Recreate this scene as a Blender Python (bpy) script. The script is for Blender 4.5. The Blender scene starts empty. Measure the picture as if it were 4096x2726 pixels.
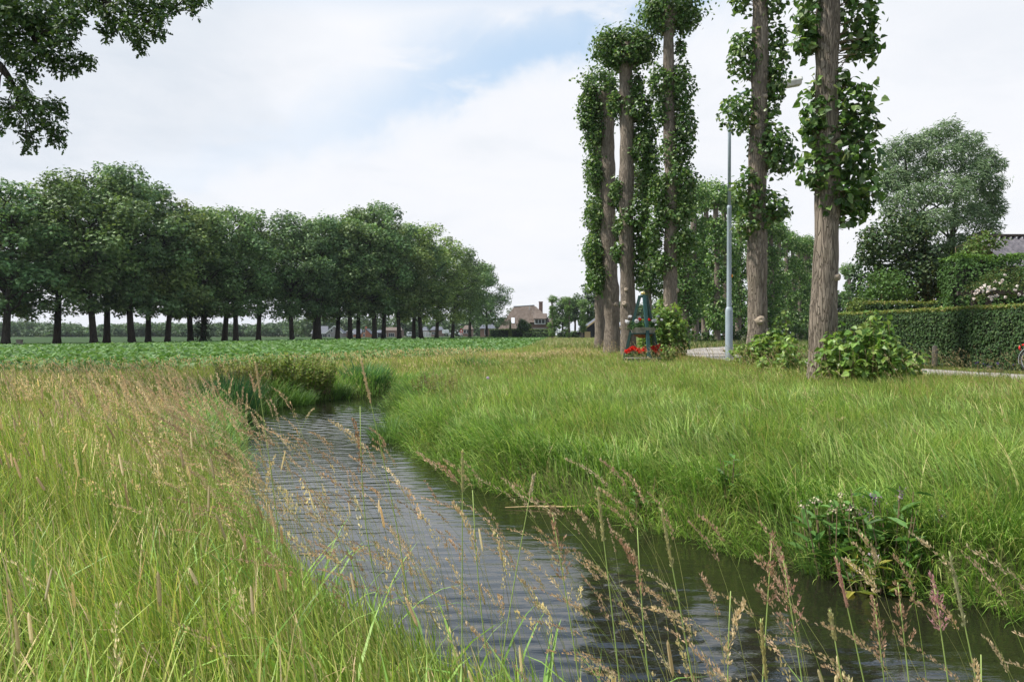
import bpy, math, random
import numpy as np
from mathutils import Vector

R = math.radians
scn = bpy.context.scene
COL = scn.collection

# ------------------------------------------------------------------ camera
EYE = 1.0                       # metres above the level land (z = 0)
F = 3137.0                      # focal length in photograph pixels (4096 wide)
CX, HZ = 2048.0, 1338.0         # image centre column, horizon row
cam_d = bpy.data.cameras.new('camera')
cam_d.sensor_width = 36.0
cam_d.lens = 36.0 * F / 4096.0
cam_d.clip_start = 0.05
cam_d.clip_end = 6000
cam = bpy.data.objects.new('camera', cam_d)
COL.objects.link(cam)
cam.location = (0, 0, EYE)
cam.rotation_euler = (R(90 - 0.457), 0, 0)
scn.camera = cam

# ------------------------------------------------------------------ exposure
scn.view_settings.view_transform = 'Standard'
scn.view_settings.look = 'None'
scn.view_settings.gamma = 1
scn.view_settings.exposure = 0.55
scn.cycles.max_bounces = 6
scn.cycles.diffuse_bounces = 3
scn.cycles.glossy_bounces = 3
scn.cycles.transmission_bounces = 4
scn.cycles.transparent_max_bounces = 4

# ------------------------------------------------------------------ sun
SUN_EL, SUN_AZ = R(56), R(-95)      # azimuth from +Y towards +X
sd = bpy.data.lights.new('sun', 'SUN')
sd.energy = 4.4
sd.angle = R(4)
sd.color = (1.0, 0.955, 0.89)
sun = bpy.data.objects.new('sun', sd)
COL.objects.link(sun)
sv = Vector((math.cos(SUN_EL) * math.sin(SUN_AZ), math.cos(SUN_EL) * math.cos(SUN_AZ), math.sin(SUN_EL)))
sun.rotation_euler = (-sv).to_track_quat('-Z', 'Y').to_euler()
sun.location = (0, 0, 60)


# ------------------------------------------------------------------ node helpers
class NT:
    def __init__(self, tree):
        self.t = tree
        self.n = tree.nodes
        self.l = tree.links

    def node(self, typ, **kw):
        nd = self.n.new(typ)
        for k, v in kw.items():
            setattr(nd, k, v)
        return nd

    def put(self, sock, v):
        if isinstance(v, bpy.types.NodeSocket):
            self.l.new(v, sock)
        elif v is not None:
            sock.default_value = v

    def math(self, op, a, b=None, c=None, clamp=False):
        nd = self.node('ShaderNodeMath', operation=op, use_clamp=clamp)
        for i, v in enumerate((a, b, c)):
            if v is not None:
                self.put(nd.inputs[i], v)
        return nd.outputs[0]

    def mix(self, fac, a, b, blend='MIX'):
        nd = self.node('ShaderNodeMix', data_type='RGBA', blend_type=blend)
        self.put(nd.inputs['Factor'], fac)
        self.put(nd.inputs[6], a)
        self.put(nd.inputs[7], b)
        return nd.outputs[2]

    def ramp(self, fac, stops, interp='LINEAR'):
        nd = self.node('ShaderNodeValToRGB')
        cr = nd.color_ramp
        cr.interpolation = interp
        while len(cr.elements) < len(stops):
            cr.elements.new(0.5)
        for e, (p, c) in zip(cr.elements, stops):
            e.position = p
            e.color = c if len(c) == 4 else (*c, 1)
        self.put(nd.inputs[0], fac)
        return nd.outputs[0]

    def sstep(self, v, a, b):
        nd = self.node('ShaderNodeMapRange', interpolation_type='SMOOTHSTEP')
        self.put(nd.inputs[0], v)
        nd.inputs[1].default_value = a
        nd.inputs[2].default_value = b
        return nd.outputs[0]

    def noise(self, vec, scale, detail=4, rough=0.55, dist=0.0, dims='3D'):
        nd = self.node('ShaderNodeTexNoise', noise_dimensions=dims)
        self.put(nd.inputs['Vector'], vec)
        nd.inputs['Scale'].default_value = scale
        nd.inputs['Detail'].default_value = detail
        nd.inputs['Roughness'].default_value = rough
        nd.inputs['Distortion'].default_value = dist
        return nd.outputs[0]


# ------------------------------------------------------------------ world: Nishita sky under broken cloud
w = bpy.data.worlds.new('World')
scn.world = w
w.use_nodes = True
w.node_tree.nodes.clear()
T = NT(w.node_tree)
sky = T.node('ShaderNodeTexSky', sky_type='NISHITA')
sky.sun_disc = False
sky.sun_elevation = SUN_EL
sky.sun_rotation = SUN_AZ
sky.air_density = 1.0
sky.dust_density = 1.2
sky.ozone_density = 1.3
SKY_K = 0.11
tc = T.node('ShaderNodeTexCoord')
sep = T.node('ShaderNodeSeparateXYZ')
T.l.new(tc.outputs['Generated'], sep.inputs[0])
dx, dy, dz = sep.outputs
ys = T.math('MAXIMUM', dy, 0.05)
gx = T.math('DIVIDE', dx, ys)
gz = T.math('DIVIDE', dz, ys)
front = T.sstep(dy, 0.1, 0.3)
# plane of the cloud deck
zz = T.math('ADD', T.math('MAXIMUM', dz, 0.0), 0.16)
px_ = T.math('DIVIDE', dx, zz)
py_ = T.math('DIVIDE', dy, zz)
deck = T.node('ShaderNodeCombineXYZ')
T.l.new(px_, deck.inputs[0])
T.l.new(py_, deck.inputs[1])
deck = deck.outputs[0]
n1 = T.noise(deck, 0.9, 7, 0.56, 0.3)
n2 = T.noise(deck, 2.4, 6, 0.6, 0.6)
n3 = T.noise(tc.outputs['Generated'], 7.0, 6, 0.6, 0.3)
# gap of blue sky: a band rising to the right, ragged
wob = T.math('MULTIPLY', T.math('SUBTRACT', n3, 0.5), 0.14)
line = T.math('MULTIPLY_ADD', gx, 0.34, 0.335)
s = T.math('ADD', T.math('SUBTRACT', gz, line), wob)
up = T.math('DIVIDE', s, T.math('MULTIPLY_ADD', T.sstep(gx, -0.3, 0.05), 0.06, 0.05))
dn = T.math('DIVIDE', s, 0.028)
hi = T.math('GREATER_THAN', s, 0.0)
q = T.math('ADD', T.math('MULTIPLY', up, hi), T.math('MULTIPLY', dn, T.math('SUBTRACT', 1.0, hi)))
gap = T.math('POWER', 2.718, T.math('MULTIPLY', T.math('MULTIPLY', q, q), -1.0))
env = T.math('MULTIPLY', T.math('MULTIPLY_ADD', T.sstep(gx, -0.34, 0.02), 0.72, T.math('MULTIPLY', T.sstep(gx, -0.75, -0.3), 0.28)), T.sstep(gx, 0.34, 0.14))
gap = T.math('MULTIPLY', T.math('MULTIPLY', gap, env), front)
gap = T.math('MULTIPLY', gap, T.sstep(n2, 0.30, 0.52))
# small blue hole higher up
ex = T.math('DIVIDE', T.math('SUBTRACT', gx, 0.235), 0.06)
ez = T.math('DIVIDE', T.math('ADD', T.math('SUBTRACT', gz, 0.435), wob), 0.035)
hole = T.math('POWER', 2.718, T.math('MULTIPLY', T.math('ADD', T.math('MULTIPLY', ex, ex), T.math('MULTIPLY', ez, ez)), -1.0))
gap = T.math('MAXIMUM', gap, T.math('MULTIPLY', hole, front))
# overhead the deck is more broken
high = T.sstep(dz, 0.355, 0.43)
brk = T.math('MULTIPLY', high, T.sstep(n1, 0.24, 0.42))
clear = T.math('MAXIMUM', gap, T.math('MULTIPLY', brk, 0.95), clamp=True)
cshade = T.math('MULTIPLY_ADD', T.math('SUBTRACT', n2, 0.5), 0.55, T.math('MULTIPLY_ADD', T.math('SUBTRACT', n1, 0.5), 1.1, 0.52), clamp=True)
# greyer bank of cloud to the left
gl = T.math('MULTIPLY', T.sstep(gx, -0.20, -0.45), T.sstep(gz, 0.10, 0.24))
cshade = T.math('SUBTRACT', cshade, T.math('MULTIPLY', gl, 0.34), clamp=True)
K = 0.71 / SKY_K
cloud = T.ramp(cshade, [(0.0, (0.70, 0.76, 0.84)), (0.45, (0.90, 0.92, 0.965)), (1.0, (0.99, 0.985, 1.0))])
cl = T.mix(1.0, cloud, (K, K, K, 1), 'MULTIPLY')
blue = T.mix(T.math('MULTIPLY_ADD', T.sstep(dz, 0.36, 0.48), -0.50, 0.72), sky.outputs[0], (0.64 * K, 0.81 * K, 1.0 * K, 1))
skyc = T.mix(clear, cl, blue)
bg = T.node('ShaderNodeBackground')
T.l.new(skyc, bg.inputs[0])
bg.inputs[1].default_value = SKY_K
wo = T.node('ShaderNodeOutputWorld')
T.l.new(bg.outputs[0], wo.inputs[0])


# ------------------------------------------------------------------ object helpers
def tag(o, label=None, cat=None, group=None, kind=None):
    for k, v in (('label', label), ('category', cat), ('group', group), ('kind', kind)):
        if v:
            o[k] = v
    return o


def empty(name, loc, label, cat, group=None, rz=0.0, kind=None):
    o = bpy.data.objects.new(name, None)
    COL.objects.link(o)
    o.empty_display_size = 0.2
    o.location = loc
    o.rotation_euler = (0, 0, rz)
    return tag(o, label, cat, group, kind)


def copy_tree(o, parent=None):
    c = o.copy()
    COL.objects.link(c)
    if parent is not None:
        c.parent = parent
    for ch in list(o.children):
        copy_tree(ch, c)
    return c


class Geo:
    """Collects vertices, quads and triangles (with a colour per vertex) into ONE mesh."""

    def __init__(self):
        self.v, self.q, self.t, self.c, self.n = [], [], [], [], 0

    def add(self, V, quads=None, tris=None, col=None):
        V = np.asarray(V, float).reshape(-1, 3)
        if quads is not None and len(quads):
            self.q.append(np.asarray(quads, np.int64).reshape(-1, 4) + self.n)
        if tris is not None and len(tris):
            self.t.append(np.asarray(tris, np.int64).reshape(-1, 3) + self.n)
        self.v.append(V)
        c = np.ones((len(V), 3)) if col is None else np.broadcast_to(np.asarray(col, float), (len(V), 3))
        self.c.append(c)
        self.n += len(V)
        return self

    def build(self, name, mat, parent=None, smooth=False):
        V = np.concatenate(self.v)
        C = np.concatenate(self.c)
        q = np.concatenate(self.q) if self.q else np.zeros((0, 4), np.int64)
        t = np.concatenate(self.t) if self.t else np.zeros((0, 3), np.int64)
        me = bpy.data.meshes.new(name)
        me.vertices.add(len(V))
        me.vertices.foreach_set('co', V.astype(np.float32).ravel())
        nl = q.size + t.size
        me.loops.add(nl)
        me.loops.foreach_set('vertex_index', np.concatenate([q.ravel(), t.ravel()]).astype(np.int32))
        me.polygons.add(len(q) + len(t))
        st = np.concatenate([np.arange(len(q)) * 4, q.size + np.arange(len(t)) * 3]).astype(np.int32)
        me.polygons.foreach_set('loop_start', st)
        me.update(calc_edges=True)
        me.polygons.foreach_set('use_smooth', np.full(len(q) + len(t), smooth))
        a = me.attributes.new('tint', 'FLOAT_COLOR', 'POINT')
        a.data.foreach_set('color', np.concatenate([C, np.ones((len(C), 1))], 1).astype(np.float32).ravel())
        me.materials.append(mat)
        o = bpy.data.objects.new(name, me)
        COL.objects.link(o)
        if parent is not None:
            o.parent = parent
        return o

    # ---- solids
    def box(self, c, s, rz=0.0, col=None, M=None):
        x, y, z = np.asarray(s) / 2.0
        V = np.array([(-x, -y, -z), (x, -y, -z), (x, y, -z), (-x, y, -z), (-x, -y, z), (x, -y, z), (x, y, z), (-x, y, z)])
        if M is not None:
            V = V @ np.asarray(M).T
        if rz:
            ca, sa = math.cos(rz), math.sin(rz)
            V = V @ np.array([[ca, sa, 0], [-sa, ca, 0], [0, 0, 1]])
        return self.add(V + np.asarray(c, float), [(0, 3, 2, 1), (4, 5, 6, 7), (0, 1, 5, 4), (1, 2, 6, 5), (2, 3, 7, 6), (3, 0, 4, 7)], col=col)

    def bar(self, a, b, w, h, up=(0, 0, 1), col=None):
        a, b = np.asarray(a, float), np.asarray(b, float)
        d = b - a
        L = np.linalg.norm(d)
        d /= L
        sdv = np.cross(d, up)
        sdv /= np.linalg.norm(sdv)
        u = np.cross(sdv, d)
        M = np.stack([sdv, d, u], 1)
        return self.box((a + b) / 2, (w, L, h), M=M, col=col)

    def tube(self, P, r, k=8, col=None, cap=True, bump=None):
        P = np.asarray(P, float)
        n = len(P)
        r = np.broadcast_to(np.asarray(r, float), (n,))
        tg = np.gradient(P, axis=0)
        tg /= np.linalg.norm(tg, axis=1, keepdims=True) + 1e-9
        ref = np.array([1.0, 0, 0]) if abs(tg[0][0]) < 0.8 else np.array([0, 1.0, 0])
        A = np.cross(tg, ref)
        A /= np.linalg.norm(A, axis=1, keepdims=True) + 1e-9
        B = np.cross(tg, A)
        an = np.linspace(0, 2 * np.pi, k, endpoint=False)
        rr = r[:, None] * np.ones((1, k))
        if bump is not None:
            rr = rr * bump(n, k)
        V = P[:, None] + rr[..., None] * (np.cos(an)[None, :, None] * A[:, None] + np.sin(an)[None, :, None] * B[:, None])
        i = np.arange(n - 1)[:, None] * k
        j = np.arange(k)[None]
        j2 = (j + 1) % k
        q = np.stack([i + j, i + j2, i + k + j2, i + k + j], -1).reshape(-1, 4)
        V = V.reshape(-1, 3)
        tri = None
        if cap:
            V = np.concatenate([V, P[:1], P[-1:]])
            a0 = np.arange(k)
            tri = np.concatenate([np.stack([(a0 + 1) % k, a0, np.full(k, n * k)], 1),
                                  np.stack([a0 + (n - 1) * k, (a0 + 1) % k + (n - 1) * k, np.full(k, n * k + 1)], 1)])
        return self.add(V, q, tri, col)

    def lathe(self, prof, c=(0, 0, 0), k=24, col=None):
        prof = np.asarray(prof, float)
        an = np.linspace(0, 2 * np.pi, k, endpoint=False)
        V = np.stack([prof[:, None, 0] * np.cos(an), prof[:, None, 0] * np.sin(an), prof[:, None, 1] + 0 * an], -1)
        n = len(prof)
        i = np.arange(n - 1)[:, None] * k
        j = np.arange(k)[None]
        j2 = (j + 1) % k
        q = np.stack([i + j, i + j2, i + k + j2, i + k + j], -1).reshape(-1, 4)
        return self.add(V.reshape(-1, 3) + np.asarray(c, float), q, col=col)

    def poly(self, pts, thick, axis, col=None):
        """extruded convex polygon (fan): pts Nx3, thickness vector axis*thick"""
        P = np.asarray(pts, float)
        n = len(P)
        a = np.asarray(axis, float) * thick
        V = np.concatenate([P, P + a])
        tri = [(0, i + 1, i) for i in range(1, n - 1)] + [(n, n + i, n + i + 1) for i in range(1, n - 1)]
        q = [(i, (i + 1) % n, n + (i + 1) % n, n + i) for i in range(n)]
        return self.add(V, q, tri, col)


def norm(v):
    return v / (np.linalg.norm(v, axis=-1, keepdims=True) + 1e-9)


KITE = (np.array([(0, 0, 0), (0.42, 0.40, 0.10), (1, 0, -0.05), (0.42, -0.40, 0.10)]), [(0, 1, 2), (0, 2, 3)])
DELTA = (np.array([(0, 0, 0), (0.18, 0.44, 0.07), (0.55, 0.33, 0.05), (1, 0, -0.10), (0.55, -0.33, 0.05), (0.18, -0.44, 0.07)]),
         [(0, 1, 2), (0, 2, 3), (0, 3, 4), (0, 4, 5)])
LANCE = (np.array([(0, 0, 0), (0.28, 0.16, 0.05), (0.65, 0.13, 0.02), (1, 0, -0.12), (0.65, -0.13, 0.02), (0.28, -0.16, 0.05)]),
         [(0, 1, 2), (0, 2, 3), (0, 3, 4), (0, 4, 5)])
SLIM = (np.array([(0, 0, 0), (0.4, 0.11, 0.03), (1, 0, -0.08), (0.4, -0.11, 0.03)]), [(0, 1, 2), (0, 2, 3)])
OAK = (np.array([(0, 0, 0), (0.22, 0.20, 0.03), (0.34, 0.10, 0.0), (0.52, 0.33, 0.06), (0.64, 0.14, 0.0), (0.84, 0.22, 0.02), (1, 0, -0.06),
                 (0.84, -0.22, 0.02), (0.64, -0.14, 0.0), (0.52, -0.33, 0.06), (0.34, -0.10, 0.0), (0.22, -0.20, 0.03)]),
       [(0, 1, 2), (2, 3, 4), (4, 5, 6), (0, 2, 4), (0, 4, 6), (0, 6, 8), (6, 7, 8), (0, 8, 10), (8, 9, 10), (0, 10, 11)])
SPRAY = (np.array([(0, 0, 0), (0.35, 0.10, 0.03), (0.30, 0.48, 0.10), (0.62, 0.20, 0.0), (1.0, 0.28, -0.08), (0.80, -0.05, 0.02),
                   (0.95, -0.42, 0.0), (0.48, -0.24, 0.05), (0.12, -0.45, 0.08)]),
         [(0, 1, 7), (1, 2, 3), (1, 3, 7), (3, 4, 5), (3, 5, 7), (5, 6, 7), (0, 7, 8)])


def leaves(g, P, Nn, Td, size, shape, col):
    """leaf-shaped faces: P base, Nn face normal, Td direction base->tip"""
    sh, tr = shape
    Nn = norm(Nn)
    Td = norm(Td - (Td * Nn).sum(-1, keepdims=True) * Nn)
    B = np.cross(Nn, Td)
    size = np.broadcast_to(np.asarray(size, float), (len(P),))
    V = P[:, None] + size[:, None, None] * (sh[None, :, 0, None] * Td[:, None] + sh[None, :, 1, None] * B[:, None] + sh[None, :, 2, None] * Nn[:, None])
    m = len(sh)
    tri = (np.arange(len(P))[:, None, None] * m + np.asarray(tr)[None]).reshape(-1, 3)
    c = np.repeat(np.broadcast_to(col, (len(P), 3)), m, 0)
    g.add(V.reshape(-1, 3), tris=tri, col=c)


def pal(rng, n, cols, probs=None, jit=0.15):
    cols = np.asarray(cols, float)
    i = rng.choice(len(cols), n, p=probs)
    j = rng.choice(len(cols), n, p=probs)
    f = rng.random((n, 1)) * 0.5
    c = cols[i] * (1 - f) + cols[j] * f
    return c * (1 + jit * rng.standard_normal((n, 1))).clip(0.5, 1.6)


def rdir(rng, n):
    return norm(rng.standard_normal((n, 3)))


def px(u, v, d):
    """photograph pixel at depth d -> world point"""
    return np.array([(u - CX) / F * d, d, EYE - (v - HZ) / F * d])


def pn(x, y, s=1.0, seed=0.0):
    """cheap smooth patch noise, about -1..1"""
    x, y = x * s, y * s
    return (np.sin(x * 1.0 + 1.7 * np.sin(y * 0.8 + seed) + seed) + np.sin(y * 1.3 + 1.3 * np.sin(x * 1.1 - seed * 2) + 2.1)
            + 0.6 * np.sin(x * 2.7 + y * 2.2 + seed * 3)) / 2.6


def ss(a, b, x):
    t = np.clip((x - a) / (b - a), 0, 1)
    return t * t * (3 - 2 * t)


# ------------------------------------------------------------------ materials
def new_mat(name):
    m = bpy.data.materials.new(name)
    m.use_nodes = True
    m.node_tree.nodes.clear()
    return m, NT(m.node_tree)


def out_(t, sh):
    o = t.node('ShaderNodeOutputMaterial')
    t.l.new(sh, o.inputs[0])


def leaf_mat(name, trans=0.35, rough=0.5, spec=0.35, gain=(1.25, 1.2, 0.7)):
    m, t = new_mat(name)
    a = t.node('ShaderNodeAttribute', attribute_name='tint')
    p = t.node('ShaderNodeBsdfPrincipled')
    t.l.new(a.outputs['Color'], p.inputs['Base Color'])
    p.inputs['Roughness'].default_value = rough
    p.inputs['Specular IOR Level'].default_value = spec
    tr = t.node('ShaderNodeBsdfTranslucent')
    t.l.new(t.mix(1.0, a.outputs['Color'], (*gain, 1), 'MULTIPLY'), tr.inputs[0])
    mx = t.node('ShaderNodeMixShader')
    mx.inputs[0].default_value = trans
    t.l.new(p.outputs[0], mx.inputs[1])
    t.l.new(tr.outputs[0], mx.inputs[2])
    out_(t, mx.outputs[0])
    return m


def surf(name, c1, c2, scale=6.0, rough=0.8, spec=0.3, bump=0.0, bscale=None, metal=0.0, stretch=(1, 1, 1), tint=False, detail=6):
    m, t = new_mat(name)
    tcn = t.node('ShaderNodeTexCoord')
    mp = t.node('ShaderNodeMapping')
    mp.inputs['Scale'].default_value = stretch
    t.l.new(tcn.outputs['Object'], mp.inputs[0])
    n = t.noise(mp.outputs[0], scale, detail, 0.62)
    c = t.mix(t.sstep(n, 0.3, 0.7), (*c1, 1), (*c2, 1))
    if tint:
        a = t.node('ShaderNodeAttribute', attribute_name='tint')
        c = t.mix(1.0, c, a.outputs['Color'], 'MULTIPLY')
    p = t.node('ShaderNodeBsdfPrincipled')
    t.put(p.inputs['Base Color'], c)
    p.inputs['Roughness'].default_value = rough
    p.inputs['Specular IOR Level'].default_value = spec
    p.inputs['Metallic'].default_value = metal
    if bump:
        b = t.node('ShaderNodeBump')
        b.inputs['Strength'].default_value = bump
        b.inputs['Distance'].default_value = 0.05
        t.l.new(t.noise(mp.outputs[0], bscale or scale * 3, 6, 0.65), b.inputs['Height'])
        t.l.new(b.outputs[0], p.inputs['Normal'])
    out_(t, p.outputs[0])
    return m


def bark_mat(name, c1, c2, fine=9.0, bump=0.9):
    m, t = new_mat(name)
    tcn = t.node('ShaderNodeTexCoord')
    mp = t.node('ShaderNodeMapping')
    mp.inputs['Scale'].default_value = (1, 1, 0.11)
    t.l.new(tcn.outputs['Object'], mp.inputs[0])
    n = t.noise(mp.outputs[0], fine, 8, 0.7, 0.8)
    vo = t.node('ShaderNodeTexVoronoi', feature='DISTANCE_TO_EDGE')
    wv = t.node('ShaderNodeVectorMath', operation='ADD')
    nz = t.node('ShaderNodeTexNoise')
    nz.inputs['Scale'].default_value = 5
    t.l.new(mp.outputs[0], nz.inputs['Vector'])
    sc = t.node('ShaderNodeVectorMath', operation='SCALE')
    t.l.new(nz.outputs['Color'], sc.inputs[0])
    sc.inputs['Scale'].default_value = 0.42
    t.l.new(mp.outputs[0], wv.inputs[0])
    t.l.new(sc.outputs[0], wv.inputs[1])
    t.l.new(wv.outputs[0], vo.inputs['Vector'])
    vo.inputs['Scale'].default_value = fine * 1.3
    crack = t.sstep(t.math('ADD', vo.outputs['Distance'], t.math('MULTIPLY', t.math('SUBTRACT', n, 0.5), 0.22)), 0.0, 0.13)
    big = t.noise(tcn.outputs['Object'], 0.9, 4, 0.6)
    c = t.mix(t.sstep(n, 0.3, 0.7), (*c1, 1), (*c2, 1))
    c = t.mix(t.math('MULTIPLY', t.math('SUBTRACT', 1.0, crack), 0.45), c, (c1[0] * .38, c1[1] * .36, c1[2] * .34, 1))
    c = t.mix(t.math('MULTIPLY', t.sstep(big, 0.5, 0.75), 0.35), c, (c1[0] * 0.9, c1[1] * 1.05, c1[2] * 0.8, 1))
    p = t.node('ShaderNodeBsdfPrincipled')
    t.put(p.inputs['Base Color'], c)
    p.inputs['Roughness'].default_value = 0.9
    p.inputs['Specular IOR Level'].default_value = 0.15
    b = t.node('ShaderNodeBump')
    b.inputs['Strength'].default_value = bump
    b.inputs['Distance'].default_value = 0.04
    t.l.new(t.math('ADD', t.math('MULTIPLY', crack, 0.7), t.math('MULTIPLY', n, 0.6)), b.inputs['Height'])
    t.l.new(b.outputs[0], p.inputs['Normal'])
    out_(t, p.outputs[0])
    return m


M = {}
M['grass'] = leaf_mat('grass_blades', 0.36, 0.5, 0.3, (1.15, 1.15, 0.75))
M['seed'] = leaf_mat('seed_heads', 0.45, 0.8, 0.12, (1.15, 1.05, 0.8))
M['beet'] = leaf_mat('beet_leaves', 0.28, 0.6, 0.22, (1.1, 1.2, 0.6))
M['oak'] = leaf_mat('oak_leaves', 0.25, 0.5, 0.32)
M['poplar'] = leaf_mat('poplar_leaves', 0.38, 0.42, 0.38)
M['willow'] = leaf_mat('willow_leaves', 0.30, 0.5, 0.35, (1.1, 1.15, 0.8))
M['hedge'] = leaf_mat('hedge_leaves', 0.28, 0.55, 0.25)
M['petal'] = leaf_mat('petals', 0.25, 0.7, 0.2, (1, 1, 1))
M['bark'] = bark_mat('poplar_bark', (0.185, 0.150, 0.116), (0.315, 0.264, 0.210), 15.0, 1.0)
M['oakbark'] = bark_mat('oak_bark', (0.040, 0.034, 0.028), (0.080, 0.067, 0.054), 5.0, 0.8)
M['twig'] = surf('twig_bark', (0.14, 0.11, 0.06), (0.22, 0.16, 0.09), 20)
M['scar'] = surf('cut_branch_wood', (0.26, 0.21, 0.155), (0.42, 0.345, 0.26), 12, 0.85, bump=0.4)
M['steel'] = surf('galvanised_steel', (0.27, 0.33, 0.37), (0.38, 0.44, 0.48), 5, 0.45, 0.5, stretch=(1, 1, 0.15))
M['lamp_white'] = surf('lamp_housing', (0.60, 0.61, 0.56), (0.78, 0.78, 0.72), 9, 0.45)
M['lens'] = surf('lamp_lens', (0.42, 0.40, 0.35), (0.60, 0.58, 0.52), 4, 0.2, 0.5)
M['sticker'] = surf('orange_sticker', (0.85, 0.35, 0.03), (0.8, 0.3, 0.03), 4, 0.5)
M['green_paint'] = surf('dark_green_paint', (0.012, 0.045, 0.040), (0.020, 0.062, 0.055), 7, 0.45, 0.4, tint=True)
M['concrete'] = surf('weathered_concrete', (0.20, 0.19, 0.16), (0.36, 0.34, 0.29), 9, 0.9, bump=0.3)
M['copper'] = surf('rusty_base', (0.20, 0.085, 0.035), (0.33, 0.15, 0.06), 8, 0.7)
M['gold'] = surf('gold_ball', (0.85, 0.62, 0.22), (0.9, 0.68, 0.28), 4, 0.25, 0.5, metal=0.7)
M['soil'] = surf('dark_soil', (0.035, 0.026, 0.018), (0.075, 0.055, 0.036), 8, 0.95, bump=0.6)
M['path'] = surf('path_surface', (0.29, 0.265, 0.235), (0.38, 0.35, 0.31), 2.5, 0.9, bump=0.25, bscale=40)
M['brick'] = None
M['thatch'] = surf('thatch', (0.105, 0.082, 0.066), (0.18, 0.145, 0.12), 1.6, 0.95, bump=0.5, stretch=(1, 1, 0.4))
M['slate'] = surf('slate_roof', (0.085, 0.092, 0.11), (0.14, 0.15, 0.17), 3, 0.6)
M['white'] = surf('white_paint', (0.72, 0.72, 0.70), (0.80, 0.80, 0.79), 5, 0.5)
M['glass'] = surf('dark_glazing', (0.03, 0.035, 0.04), (0.06, 0.065, 0.07), 1, 0.1, 0.6)
M['bright_glass'] = surf('skylight_glass', (0.75, 0.78, 0.82), (0.8, 0.83, 0.86), 1, 0.15, 0.6)
M['zinc'] = surf('zinc_ridge', (0.52, 0.55, 0.58), (0.62, 0.65, 0.68), 2, 0.5)
M['grey_wall'] = surf('grey_render', (0.25, 0.225, 0.215), (0.31, 0.28, 0.265), 2, 0.9)
M['black_board'] = surf('black_boards', (0.02, 0.02, 0.022), (0.035, 0.035, 0.037), 4, 0.8)
M['ochre_wood'] = surf('ochre_fascia', (0.50, 0.36, 0.18), (0.60, 0.44, 0.24), 4, 0.7)
M['cement_sheet'] = surf('fibre_cement', (0.075, 0.072, 0.082), (0.145, 0.137, 0.15), 4, 0.85, bump=0.3)
M['wood_post'] = surf('weathered_post', (0.17, 0.14, 0.11), (0.30, 0.26, 0.21), 9, 0.95, bump=0.5, stretch=(1, 1, 0.2))
M['timber'] = surf('dark_timber', (0.05, 0.04, 0.032), (0.09, 0.07, 0.055), 8, 0.9)
M['rubber'] = surf('tyre_rubber', (0.03, 0.03, 0.03), (0.05, 0.05, 0.05), 20, 0.8)
M['chrome'] = surf('bright_metal', (0.55, 0.57, 0.58), (0.68, 0.70, 0.71), 5, 0.25, 0.5, metal=0.85)
M['bike_black'] = surf('bicycle_paint', (0.015, 0.018, 0.02), (0.02, 0.025, 0.028), 5, 0.3, 0.5)
M['bag'] = surf('grey_teal_canvas', (0.07, 0.10, 0.11), (0.10, 0.14, 0.15), 20, 0.9)
M['red_plastic'] = surf('red_plastic', (0.55, 0.015, 0.012), (0.62, 0.02, 0.015), 5, 0.3, 0.5)
M['red_sign'] = surf('red_sign', (0.60, 0.03, 0.03), (0.66, 0.04, 0.04), 3, 0.5)
M['stalk'] = leaf_mat('grass_stalk', 0.2, 0.55, 0.3)
M['feather'] = surf('dark_feathers', (0.02, 0.018, 0.016), (0.04, 0.034, 0.03), 10, 0.8)
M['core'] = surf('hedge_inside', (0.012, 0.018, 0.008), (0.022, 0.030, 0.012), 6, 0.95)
M['reed'] = surf('dry_reed', (0.42, 0.30, 0.13), (0.55, 0.42, 0.20), 15, 0.7)


def brick_mat(name, c1, c2, mortar):
    m, t = new_mat(name)
    tcn = t.node('ShaderNodeTexCoord')
    sp = t.node('ShaderNodeSeparateXYZ')
    t.l.new(tcn.outputs['Object'], sp.inputs[0])
    cb = t.node('ShaderNodeCombineXYZ')
    t.l.new(t.math('ADD', sp.outputs[0], sp.outputs[1]), cb.inputs[0])
    t.l.new(sp.outputs[2], cb.inputs[1])
    b = t.node('ShaderNodeTexBrick')
    t.l.new(cb.outputs[0], b.inputs['Vector'])
    b.inputs['Color1'].default_value = (*c1, 1)
    b.inputs['Color2'].default_value = (*c2, 1)
    b.inputs['Mortar'].default_value = (*mortar, 1)
    b.inputs['Scale'].default_value = 1.0
    b.inputs['Brick Width'].default_value = 0.22
    b.inputs['Row Height'].default_value = 0.065
    b.inputs['Mortar Size'].default_value = 0.008
    p = t.node('ShaderNodeBsdfPrincipled')
    n = t.noise(tcn.outputs['Object'], 0.8, 5)
    c = t.mix(t.math('MULTIPLY', t.sstep(n, 0.4, 0.7), 0.3), b.outputs[0], (*[k * 0.6 for k in c1], 1))
    t.put(p.inputs['Base Color'], c)
    p.inputs['Roughness'].default_value = 0.9
    out_(t, p.outputs[0])
    return m


M['brick'] = brick_mat('brown_brick', (0.23, 0.115, 0.08), (0.29, 0.15, 0.105), (0.30, 0.26, 0.22))
M['orange_brick'] = brick_mat('orange_brick', (0.42, 0.125, 0.055), (0.50, 0.16, 0.07), (0.40, 0.22, 0.14))

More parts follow.
